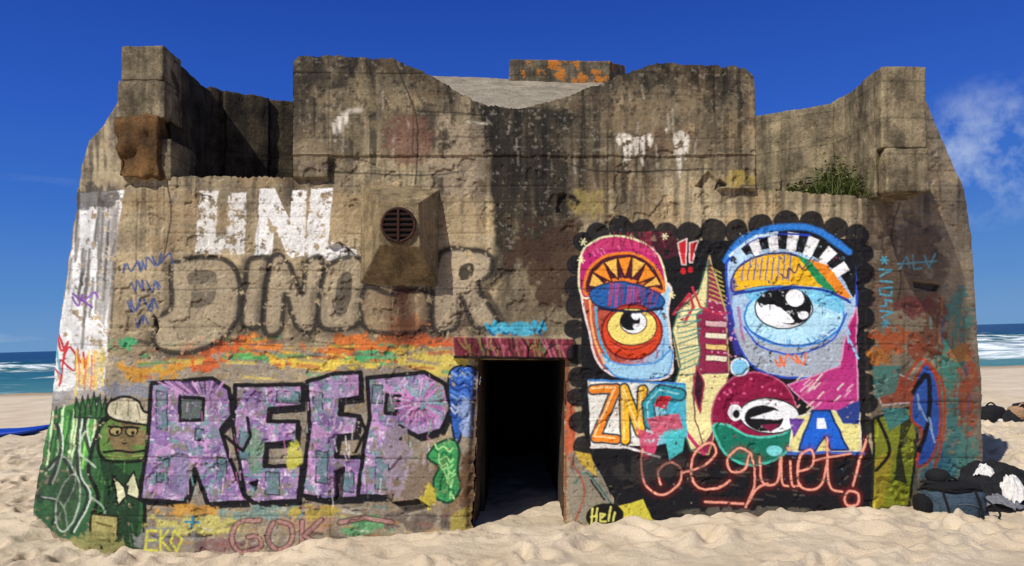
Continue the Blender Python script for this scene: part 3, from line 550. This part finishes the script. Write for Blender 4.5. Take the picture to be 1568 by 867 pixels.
hexa('wing_wall_right',[(xx_(1345),.05,zz(300)),(xx_(1400),.3,zz(300)),(xx_(1395),.85,zz(300)),(xx_(1345),.85,zz(300)),(xx_(1345),.05,zz(109)),(xx_(1400),.3,zz(118)),(xx_(1395),.85,zz(118)),(xx_(1345),.85,zz(108))],MC,seed=13,amp=.016)
zr=zz(300)
box('roof_slab_front',-3.25,3.0,.45,1.5,zr-.5,zr,MCd,cuts=10)
box('roof_slab',-4.0,4.5,1.51,6,zr-.5,zr,MCd,cuts=10)
box('central_casemate',xx_(470),xx_(1140),.5,1.4,zr-.1,zz(175),MC,cuts=10)
gx=np.linspace(570,1050,90);gy=np.linspace(0,1,40);GX,GY=np.meshgrid(gx,gy);ydp=.40+2.2*GY
edge=ip(GX,[570,665,780,960,1050],[112,115,121,125,130]);pyr=200+(edge-200)*GY**.8
kx=S*(1+ydp/D);V=np.stack([(GX-784)*kx,ydp,(517-pyr)*kx+(fbm(GX,GY*300,20,3,950)-.5)*.03],-1).reshape(-1,3);idx=np.arange(90*40).reshape(40,90)
npmesh('roof_slope',V,np.stack([idx[:-1,:-1],idx[:-1,1:],idx[1:,1:],idx[1:,:-1]],-1).reshape(-1,4),MR,BK_)
box('roof_rear',xx_(580,2.6),xx_(1040,2.6),2.62,4.2,zr,zz(128,2.6),MR,cuts=6)
y1,y2=2.5,3.2
hexa('roof_block',[(xx_(779,y1),y1,zz(128,y1)),(xx_(934,y1),y1,zz(128,y1)),(xx_(958,y2),y2,zz(126,y2)),(xx_(800,y2),y2,zz(126,y2)),(xx_(780,y1),y1,zz(91,y1)),(xx_(934,y1),y1,zz(94,y1)),(xx_(958,y2),y2,zz(100,y2)),(xx_(800,y2),y2,zz(98,y2))],ML,seed=15,amp=.016)
for side in (0,1):
    V=[];yb=1.25 if side==0 else 1.45;p0=250 if side==0 else 225;pr=np.linspace(p0,900,60)
    for p in pr:
        px_=(silL(p)+3) if side==0 else (silR(p)-3);x=xx_(px_,yb);z=zz(p,yb)
        for q in range(12): V.append((x+random.uniform(-.006,.006),yb-.002+(6-yb)*q/11,z))
    idx=np.arange(60*12).reshape(60,12);ff=np.stack([idx[:-1,:-1],idx[:-1,1:],idx[1:,1:],idx[1:,:-1]],-1).reshape(-1,4)
    npmesh('side_wall_%d'%side,V,ff,MC,BK_)
box('rear_wall',-4.3,4.8,5.9,6.3,-2.6,zr+.2,MC,cuts=8)
xl0,xl1,xr=xx_(737),xx_(724),xx_(864);zt_=zz(551);zb=-2.4
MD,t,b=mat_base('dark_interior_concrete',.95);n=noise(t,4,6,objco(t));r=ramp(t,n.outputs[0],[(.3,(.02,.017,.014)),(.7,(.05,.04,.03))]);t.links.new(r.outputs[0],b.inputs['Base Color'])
MJ=concrete('jamb_concrete','44352a','6d5640',.5,None,0)
def quadgrid(name,a,b_,c_,d_,mat,n=24,amp=.012,seed=0):
    a,b_,c_,d_=map(np.array,(a,b_,c_,d_));U,Vv=np.meshgrid(np.linspace(0,1,n),np.linspace(0,1,n));U=U[...,None];Vv=Vv[...,None]
    P=(a*(1-U)+b_*U)*(1-Vv)+(d_*(1-U)+c_*U)*Vv;nn=np.cross(b_-a,d_-a);nn=nn/np.linalg.norm(nn)
    P=P+nn*((fbm(U*100,Vv*100,12,4,960+seed)-.5)*2*amp)
    idx=np.arange(n*n).reshape(n,n);npmesh(name,P.reshape(-1,3),np.stack([idx[:-1,:-1],idx[:-1,1:],idx[1:,1:],idx[1:,:-1]],-1).reshape(-1,4),mat,BK_)
quadgrid('door_jamb_a',(xl0-.02,-.0,zt_),(xl0-.0,.55,zt_),(xl1+.02,.55,zb),(xl1-.02,-.0,zb),MJ,seed=1,amp=.02)
quadgrid('door_jamb_b',(xr+.012,-.0,zt_),(xr,.55,zt_),(xr,.55,zb),(xr+.012,-.0,zb),MJ,seed=2)
quadgrid('door_head',(xl0-.02,0,zt_+.012),(xr+.012,0,zt_+.012),(xr+.012,.6,zt_-.02),(xl0-.02,.6,zt_-.02),MJ,seed=3)
box('interior_left',xl0-.5,xl0+.0,.56,4,zb,zt_+.3,MD,cuts=6);box('interior_right',xr,xr+.5,.56,4,zb,zt_+.3,MD,cuts=6);box('interior_rear',xl0-.5,xr+.5,4,4.3,zb,zt_+.3,MD,cuts=6);box('interior_ceiling',xl0-.5,xr+.5,.5,4.2,zt_-.0,zt_+.3,MD,cuts=6)
yo=-.30
def pp(px_,py_,y): return pos(px_,py_,y)
fr=[(580,306),(641,310),(643,378),(581,374)]
hexa('vent_housing',[pp(550,436,.02),pp(673,443,.02),pp(674,288,.02),pp(552,281,.02),pp(*fr[3],yo),pp(*fr[2],yo),pp(*fr[1],yo),pp(*fr[0],yo)],MV,seed=20,amp=.007,bev=.010)
MRu,t,b=mat_base('rusty_iron',.8);n=noise(t,14,6,objco(t));r=ramp(t,n.outputs[0],[(.35,tuple(c('17110d'))),(.65,tuple(c('4a2a1e')))]);t.links.new(r.outputs[0],b.inputs['Base Color']);bump(t,b,n.outputs[0],.5,.01)
MBl,t,b=mat_base('vent_dark',1.);b.inputs['Base Color'].default_value=(.006,.006,.006,1)
def prim(fn,name,mat,loc,rot=(0,0,0),scale=(1,1,1),parent=BK_,smooth=False,**kw):
    fn(**kw);o=bpy.context.object;o.name=name;o.data.name=name;o.parent=parent;o.location=loc;o.rotation_euler=rot;o.scale=scale;o.data.materials.append(mat)
    if smooth: o.data.polygons.foreach_set('use_smooth',np.ones(len(o.data.polygons),bool))
    return o
vc=Vector(pp(610,344,yo-.02))
prim(bpy.ops.mesh.primitive_cylinder_add,'vent_shade_disc',MBl,vc+Vector((0,.022,0)),(math.pi/2,0,0),radius=.134,depth=.03,vertices=40)  # thin near-black disc, coloured as the shade inside the vent opening
prim(bpy.ops.mesh.primitive_torus_add,'vent_ring',MRu,vc,(math.pi/2,0,0),major_radius=.138,minor_radius=.013,major_segments=40,minor_segments=8,smooth=True)
for i,z in enumerate((-.09,-.045,.0,.045,.09)):
    L_=2*math.sqrt(.134**2-z*z);prim(bpy.ops.mesh.primitive_cube_add,'vent_bar_%d'%i,MRu,vc+Vector((0,-.006,z)),(.5,0,0),(L_/2,.005,.008),size=2)
prim(bpy.ops.mesh.primitive_cube_add,'vent_bar_upright',MRu,vc+Vector((0,-.014,0)),(0,0,0),(.009,.005,.13),size=2)
# ------------------------------------------------------------ plants on the ledge
MP,t,b=mat_base('leaf_green',.7);oi=t.nodes.new('ShaderNodeNewGeometry');r=ramp(t,oi.outputs['Random Per Island'],[(0,(.03,.055,.012)),(.6,(.10,.14,.03)),(.85,(.18,.19,.06)),(1,(.22,.16,.07))]);t.links.new(r.outputs[0],b.inputs['Base Color'])
V=[];Fc=[]
clumps=[(1300,.23,.13),(1278,.17,.12),(1322,.12,.10),(1248,.10,.12),(1225,.07,.10),(1292,.26,.06),(1312,.2,.07),(1300,.2,.1)]
for i in range(3400):
    pc,hh,rr=random.choice(clumps);x=xx_(pc)+random.gauss(0,rr*.7);y=random.uniform(.06,.5);z0=zz(297)
    h=abs(random.gauss(0,.55))*hh+.02
    a=random.uniform(0,6.28);l=random.uniform(.012,.034);w=l*.38
    d=Vector((math.cos(a),math.sin(a),random.uniform(-.3,.9))).normalized();s_=d.cross(Vector((random.random(),random.random(),1))).normalized()*w
    p=Vector((x,y,z0+h));n0=len(V);V+=[tuple(p-d*l*.5),tuple(p+s_),tuple(p+d*l),tuple(p-s_)];Fc.append((n0,n0+1,n0+2,n0+3))
for i in range(260):
    pc,hh,rr=random.choice(clumps);x=xx_(pc)+random.gauss(0,rr);y=random.uniform(.06,.5);h=random.uniform(.5,1.4)*hh;dx=random.uniform(-.12,.12);z0=zz(298);n0=len(V)
    V+=[(x-.003,y,z0),(x+.003,y,z0),(x+dx+.001,y-.03,z0+h),(x+dx-.001,y-.03,z0+h)];Fc.append((n0,n0+1,n0+2,n0+3))
npmesh('ledge_plant',V,Fc,MP,None,smooth=False);pl=bpy.data.objects['ledge_plant'];pl.location=(0,0,HC);pl.rotation_euler=(0,TH,0)
# ------------------------------------------------------------ ground
bc=[(50,792,1.25),(100,822,.6),(180,845,0),(300,853,0),(420,846,0),(500,826,0),(600,820,0),(720,808,0),(860,802,0),(960,800,0),(1100,788,0),(1250,781,0),(1340,780,0),(1410,772,.6),(1500,738,1.4)]
bx=[];bz=[]
for p,q,y in bc:
    x,_,z=pos(p,q,y);bx.append(x*math.cos(TH)+z*math.sin(TH));bz.append(-x*math.sin(TH)+z*math.cos(TH)+HC)
def axis(lo,hi,dl,dh,step,g=1.12):
    a=list(np.arange(dl,dh,step));s=step;v=dh
    while v<hi: a.append(v);s*=g;v+=s
    a.append(hi);s=step;v=dl-step;pre=[]
    while v>lo: pre.append(v);s*=g;v-=s
    pre.append(lo);return np.array(pre[::-1]+a)
ax=axis(-2500,2500,-8.5,8.5,.026);ay=axis(-60,60,-1.5,2.4,.022,1.02)
GX,GY=np.meshgrid(ax,ay)
def gz(X,Y,fine=True):
    base=np.interp(X,bx,bz);w=ss(9,3,np.abs(Y))*ss(-12,-6,X)*ss(12,6,X)
    z=base*w-.75*ss(14,42,Y)
    z=z+(fbm(X*100+5000,Y*100+5000,160,3,970)-.5)*.10*ss(0,1.2,np.abs(Y-.0))+ (fbm(X*100+5000,Y*100+5000,38,3,975)-.5)*.09
    if fine: z=z+(fbm(X*100+5000,Y*100+5000,9,3,980)-.5)*.03
    return z
GZ=gz(GX,GY)
for i in range(3000):
    x=random.uniform(-11,12);y=random.uniform(-1.5,14);
    if -4.5<x<4.9 and .05<y<6: continue
    L1=random.uniform(.08,.18);L2=random.uniform(.05,.1);dd=random.uniform(.035,.085)*(.7 if y<1 else 1)
    i0,i1=np.searchsorted(ax,[x-.4,x+.4]);j0,j1=np.searchsorted(ay,[y-.4,y+.4])
    if i1<=i0 or j1<=j0: continue
    xs=GX[j0:j1,i0:i1]-x;ys=GY[j0:j1,i0:i1]-y;a=random.uniform(0,3.14);u=(xs*math.cos(a)+ys*math.sin(a))/L1;v=(-xs*math.sin(a)+ys*math.cos(a))/L2;r2=u*u+v*v
    GZ[j0:j1,i0:i1]+=-dd*np.exp(-r2*1.4)+dd*.55*np.exp(-(np.sqrt(r2)-1.5)**2*4)
MS,t,b=mat_base('beach_sand',.95);co=objco(t)
n=noise(t,1.2,6,co);r=ramp(t,n.outputs[0],[(.3,tuple(c('c8b497'))),(.7,tuple(c('decdb2')))])
n_=noise(t,160,4,co,.8);r2=ramp(t,n_.outputs[0],[(.25,(.66,.62,.58)),(.6,(1.08,1.08,1.08))]);x=mul(t,r.outputs[0],r2.outputs[0])
sp=t.nodes.new('ShaderNodeSeparateXYZ');t.links.new(co,sp.inputs[0]);mr=t.nodes.new('ShaderNodeMapRange');mr.inputs[1].default_value=24;mr.inputs[2].default_value=31;t.links.new(sp.outputs[1],mr.inputs[0])
x=mul(t,x,(.58,.53,.47),mr.outputs[0]);t.links.new(x,b.inputs['Base Color']);nb=noise(t,18,8,co,.75);bump(t,b,nb.outputs[0],.8,.045)
ny,nx=GX.shape;idx=np.arange(ny*nx).reshape(ny,nx);print('ground',nx,ny)
npmesh('beach_sand',np.stack([GX,GY,GZ],-1).reshape(-1,3),np.stack([idx[:-1,:-1],idx[:-1,1:],idx[1:,1:],idx[1:,:-1]],-1).reshape(-1,4),MS)
# sea
sx=axis(-9000,9000,-60,60,.5,1.15);sy=axis(28,12000,30,120,.35,1.12)
GX,GY=np.meshgrid(sx,sy)
amp=ss(30,50,GY)*ss(600,150,GY);wz=-.66+amp*.20*(fbm(GX+9000,GY+900,7,3,985,sx=4)-.5)*2
for yc,h in ((36,.2),(47,.5),(62,.6),(85,.75),(112,.8),(150,.8)):
    yy=yc+(fbm(GX+9000,GX*0+yc,40,3,990)-.5)*14;wz=wz+h*np.exp(-((GY-yy)/2.2)**2)*ss(.35,.6,fbm(GX+9000,GY*0+yc*3,22,3,991))
MO,t,b=mat_base('sea_water',.18);b.inputs['Specular IOR Level'].default_value=.3
co=objco(t);sp=t.nodes.new('ShaderNodeSeparateXYZ');t.links.new(co,sp.inputs[0])
mr=t.nodes.new('ShaderNodeMapRange');mr.inputs[1].default_value=30;mr.inputs[2].default_value=260;t.links.new(sp.outputs[1],mr.inputs[0])
r=ramp(t,mr.outputs[0],[(0,tuple(c('4f8378'))),(.12,tuple(c('1d6260'))),(.5,tuple(c('0d464c'))),(1,tuple(c('0a3040')))])
at_=t.nodes.new('ShaderNodeAttribute');at_.attribute_name='Paint'
mp=t.nodes.new('ShaderNodeMapping');mp.inputs['Scale'].default_value=(.25,1,1);t.links.new(co,mp.inputs[0])
nf=noise(t,.9,8,mp.outputs[0],.7);ad=t.nodes.new('ShaderNodeMath');ad.operation='ADD';t.links.new(nf.outputs[0],ad.inputs[0]);t.links.new(at_.outputs['Color'],ad.inputs[1])
rf=ramp(t,ad.outputs[0],[(.68,(0,0,0)),(.84,(1,1,1))])
x=mul(t,r.outputs[0],(.8,.84,.86),rf.outputs[0],'MIX');t.links.new(x,b.inputs['Base Color'])
rr=ramp(t,rf.outputs[0],[(0,(.3,)*3),(1,(.95,)*3)]);t.links.new(rr.outputs[0],b.inputs['Roughness'])
nb=noise(t,1.6,8,mp.outputs[0],.7);bump(t,b,nb.outputs[0],.8,.25)
foam=np.zeros(GX.shape)
for yc,wd,st_ in ((31.5,2.0,.30),(38,3,.2),(47,3.0,.34),(62,4,.34),(85,5,.26),(112,6,.2),(150,5,.1)):
    yy=yc+(fbm(GX+9000,GX*0+yc,40,3,990)-.5)*14*(yc>35);foam=np.maximum(foam,st_*np.exp(-((GY-yy+1.2)/wd)**2)*ss(.25,.55,fbm(GX+9000,GY*0+yc*3,22,3,991)))
ny,nx=GX.shape;idx=np.arange(ny*nx).reshape(ny,nx)
npmesh('sea_water',np.stack([GX,GY,wz],-1).reshape(-1,3),np.stack([idx[:-1,:-1],idx[:-1,1:],idx[1:,1:],idx[1:,:-1]],-1).reshape(-1,4),MO,None,np.repeat(foam.reshape(-1,1),3,1))
# ------------------------------------------------------------ bags, clothes, board
def fabric(name,h,h2=None,sc=40):
    m,t,b=mat_base(name,.9);n=noise(t,sc,5,objco(t));r=ramp(t,n.outputs[0],[(.35,tuple(c(h))),(.7,tuple(c(h2 or h)))]);t.links.new(r.outputs[0],b.inputs['Base Color']);n_=noise(t,5,4,objco(t));bump(t,b,n_.outputs[0],.5,.05);return m
FB=fabric('black_cloth','121214','222225');FG=fabric('slate_nylon','2f3d48','465663');FW=fabric('pale_cloth','bcb8b2','dcd8d0');FY=fabric('dark_trim','0c0c0d','1a1a1b');FO=fabric('tan_cloth','8a6a50','b09070');FGr=fabric('grey_cloth','55565a','77787c')
def wpos(px_,py_,y):
    x,_,z=pos(px_,py_,y);return Vector((x*math.cos(TH)+z*math.sin(TH),y,HC-x*math.sin(TH)+z*math.cos(TH)))
def gAt(x,y): return float(gz(np.array([x]),np.array([y]),False)[0])
def lump(name,mat,loc,scale,rot=0,amp=.15,seed=0,parent=None,power=2.6,fold=7,sub=5):
    bm=bmesh.new();bmesh.ops.create_icosphere(bm,subdivisions=sub,radius=1)
    N=np.array([v.co[:] for v in bm.verts]);nrm=(np.abs(N)**power).sum(1)**(1/power)
    f_=fbm(N[:,0]*100+N[:,2]*60+400,N[:,1]*100+N[:,2]*45+400,100/fold*3.6,2,1000+seed)-.5
    rd=np.abs(fbm(N[:,0]*100+N[:,2]*80+700,N[:,1]*100-N[:,2]*50+700,100/fold*4,1,1100+seed)-.5)
    N=N/nrm[:,None]*(1+amp*1.8*f_-amp*.45*(.2-np.minimum(rd,.2))/.2)[:,None]
    N[:,2]=np.where(N[:,2]<-.8,-.8+(N[:,2]+.8)*.2,N[:,2])
    for v,q in zip(bm.verts,N): v.co=q
    me=bpy.data.meshes.new(name);bm.to_mesh(me);bm.free();me.polygons.foreach_set('use_smooth',np.ones(len(me.polygons),bool));me.materials.append(mat)
    o=link(bpy.data.objects.new(name,me),parent);o.location=loc;o.scale=scale;o.rotation_euler=(0,0,rot);return o
def tube(name,pts,r,mat,parent):
    cu=bpy.data.curves.new(name,'CURVE');cu.dimensions='3D';cu.bevel_depth=r;s_=cu.splines.new('NURBS');s_.points.add(len(pts)-1)
    for q,p in zip(s_.points,pts): q.co=(*p,1)
    s_.use_endpoint_u=True;s_.order_u=3;cu.materials.append(mat);return link(bpy.data.objects.new(name,cu),parent)
def drape(name,mat,loc,sx_,sy_,h,rot,seed,parent):
    # cloth thrown over a heap: a sheet with folds that falls to the sand
    n=60;U,Vv=np.meshgrid(np.linspace(-1,1,n),np.linspace(-1,1,n));e=fbm(U*100+300,Vv*100+300,60,2,1200+seed)*.5+.75
    X=U*sx_*e;Y=Vv*sy_*e;r=np.sqrt(U**2+Vv**2)
    Z=h*np.clip(1-r**2*.75,0,1)**.8+ (np.abs(fbm(U*100+Vv*60+500,Vv*100+500,34,3,1210+seed)-.5)*.16)*(h/.25)+.012
    idx=np.arange(n*n).reshape(n,n);f=np.stack([idx[:-1,:-1],idx[:-1,1:],idx[1:,1:],idx[1:,:-1]],-1)
    rr=r[:-1,:-1]+.12*(vn(U*3+9,Vv*3+9,1220+seed)[:-1,:-1]-.5);f=f[rr<1.12]
    o=npmesh(name,np.stack([X,Y,Z],-1).reshape(-1,3),f,mat,parent);o.location=loc;o.rotation_euler=(0,0,rot);return o
def empty(name,loc): e=bpy.data.objects.new(name,None);link(e);e.location=loc;return e
def grounded(px_,y): 
    x=wpos(px_,780,y).x;return Vector((x,y,gAt(x,y)))
g=grounded(1458,.15);E=empty('backpack',g)
lump('body',FG,(0,0,.14),(.27,.17,.17),.1,.06,1,E,3.2)
lump('front_pocket',FG,(-.03,-.15,.11),(.17,.06,.10),.1,.05,2,E,3.6,sub=5)
lump('lid',FY,(.0,-.01,.275),(.25,.16,.05),.1,.10,3,E,2.8,sub=5)
lump('side_pouch',FY,(-.27,-.02,.12),(.07,.1,.1),0,.1,4,E,2.8,sub=4)
tube('strap_1',[(-.15,-.1,.30),(-.18,-.22,.2),(-.15,-.24,.05),(-.22,-.30,.01)],.011,FY,E);tube('strap_2',[(.12,-.1,.30),(.14,-.22,.18),(.13,-.22,.04)],.011,FY,E);tube('handle',[(-.05,0,.31),(0,0,.40),(.07,0,.31)],.011,FY,E)
tube('zip',[(-.19,-.195,.13),(-.03,-.225,.20),(.13,-.19,.13)],.003,FGr,E);tube('loose_strap',[(.2,-.12,.2),(.3,-.24,.1),(.2,-.3,.03),(.32,-.34,.015)],.009,FY,E)
g=grounded(1436,.3);cp=empty('cap',g+Vector((-.02,-.05,.34)));lump('crown',FB,(0,0,0),(.10,.10,.075),0,.03,6,cp,2.2,sub=4);lump('brim',FB,(-.10,-.05,-.035),(.09,.07,.010),0,.03,7,cp,2.2,sub=4)
g=grounded(1520,.5);E=empty('clothes_pile',g)
lump('rolled_jacket',FB,(-.04,.05,.18),(.24,.18,.2),.4,.2,8,E,2.4,7);drape('jacket',FB,(0,0,0),.36,.24,.36,.2,1,E);drape('shirt',FW,(.04,-.2,0),.14,.13,.26,.4,2,E);drape('trousers',FGr,(-.14,-.2,0),.22,.14,.13,-.2,3,E);drape('sleeve',FB,(.3,-.08,0),.24,.12,.16,-.4,4,E);drape('scarf',FW,(-.12,-.08,.24),.10,.08,.12,.5,5,E);drape('towel',FGr,(.26,-.22,0),.2,.11,.07,.3,6,E);tube('sleeve_end',[(.1,-.1,.3),(.2,-.24,.2),(.32,-.3,.05),(.42,-.32,.03)],.03,FB,E)
def far(px_,py_,dist_y): 
    v=wpos(px_,py_,dist_y);return Vector((v.x,v.y,gAt(v.x,v.y)))
g=far(1522,640,6.3);E=empty('beach_bag',g);lump('body',FB,(-.05,0,.16),(.22,.15,.16),.2,.12,13,E,2.8);drape('towel',FB,(.22,0,0),.24,.2,.2,.2,7,E);tube('handle',[(-.15,0,.28),(-.05,0,.45),(.05,0,.28)],.014,FB,E);lump('bottle',FW,(.02,-.15,.05),(.05,.04,.05),0,.1,15,E,sub=4)
g=far(1562,640,6.3);E=empty('beach_bag',g);lump('body',FO,(0,0,.14),(.2,.14,.14),.2,.12,16,E,2.8);lump('flap',FB,(.05,0,.26),(.16,.13,.06),.2,.15,17,E,2.4);tube('handle',[(-.1,-.1,.24),(-.03,-.12,.38),(.08,-.1,.24)],.012,FO,E)
g=far(20,664,8.2);V=[];n=48
MB,t,b=mat_base('blue_board',.35);b.inputs['Base Color'].default_value=(*c('123a9c'),1)
for i in range(n):
    u=-1+2*i/(n-1);w=.36*(1-abs(u)**2.6)**.5+.004;x=u*1.6;rk=.10*max(0,abs(u)-.5)**2*4
    for j in range(16):
        a=2*math.pi*j/16;V.append((x,w*math.cos(a),.10+rk+.075*math.sin(a)*(1-.6*abs(u)**6)))
Fc=[(i*16+j,i*16+(j+1)%16,(i+1)*16+(j+1)%16,(i+1)*16+j) for i in range(n-1) for j in range(16)]
o=npmesh('paddle_board',V,Fc,MB);o.location=g+Vector((-.9,0,0));o.rotation_euler=(0,0,.12)
# ------------------------------------------------------------ light, sky, camera
EL=math.radians(46);AZ=math.radians(40)
d=Vector((-math.sin(AZ)*math.cos(EL),-math.cos(AZ)*math.cos(EL),math.sin(EL)))
L_=bpy.data.lights.new('sun','SUN');L_.energy=5.0;L_.angle=math.radians(.5);L_.color=(1,.965,.90);o=link(bpy.data.objects.new('sun',L_));o.rotation_euler=d.to_track_quat('Z','Y').to_euler()
w=bpy.data.worlds.new('World');scene.world=w;w.use_nodes=True;t=w.node_tree;bg=t.nodes['Background'];bg.inputs[1].default_value=.1
sk=t.nodes.new('ShaderNodeTexSky');sk.sky_type='NISHITA';sk.sun_disc=False;sk.sun_elevation=EL;sk.sun_rotation=math.atan2(d.x,d.y)
tc=t.nodes.new('ShaderNodeTexCoord');sp=t.nodes.new('ShaderNodeSeparateXYZ');t.links.new(tc.outputs['Generated'],sp.inputs[0])
def sc(h): return tuple(c(h)*1)
r=ramp(t,sp.outputs[2],[(0,sc('6a9acb')),(.06,sc('4c86ca')),(.16,sc('2f6cc8')),(.28,sc('1d56c0')),(.42,sc('1142a8')),(.7,(.08,.14,.30)),(1,(.09,.14,.30))])
vm=t.nodes.new('ShaderNodeVectorMath');vm.operation='SCALE';vm.inputs['Scale'].default_value=10;t.links.new(r.outputs[0],vm.inputs[0])
x=mul(t,vm.outputs[0],sk.outputs[0],.08,'MIX')
mp=t.nodes.new('ShaderNodeMapping');mp.inputs['Scale'].default_value=(3,3,14);t.links.new(tc.outputs['Generated'],mp.inputs[0]);nz=noise(t,1.6,7,mp.outputs[0],.55)
rc=ramp(t,nz.outputs[0],[(.60,(0,0,0)),(.85,(.5,.5,.5))]);rz=ramp(t,sp.outputs[2],[(.02,(1,1,1)),(.26,(0,0,0))])
x=mul(t,x,(7,8,9),mul(t,rc.outputs[0],rz.outputs[0]),'MIX')
wd=(wpos(1510,235,0)-Vector((0,-D,HC))).normalized()
vd=t.nodes.new('ShaderNodeVectorMath');vd.operation='DOT_PRODUCT';t.links.new(tc.outputs['Generated'],vd.inputs[0]);vd.inputs[1].default_value=wd
rw=ramp(t,vd.outputs['Value'],[(.9993,(0,0,0)),(1,(1,1,1))]);nw=noise(t,22,6,tc.outputs['Generated'],.6);rn=ramp(t,nw.outputs[0],[(.44,(0,0,0)),(.75,(.6,.6,.6))])
x=mul(t,x,(7,8,9),mul(t,rw.outputs[0],rn.outputs[0]),'MIX');t.links.new(x,bg.inputs[0])
cam=bpy.data.cameras.new('camera');cam.sensor_width=36;cam.lens=36*F/1568;cam.shift_y=84/1568;cam.clip_end=30000;cam.clip_start=.05
co_=link(bpy.data.objects.new('camera',cam));co_.matrix_world=Matrix.Translation((0,-D,HC))@Matrix.Rotation(TH,4,'Y')@Matrix.Rotation(math.pi/2,4,'X');scene.camera=co_
scene.view_settings.view_transform='Standard';scene.view_settings.look='None';scene.view_settings.exposure=0
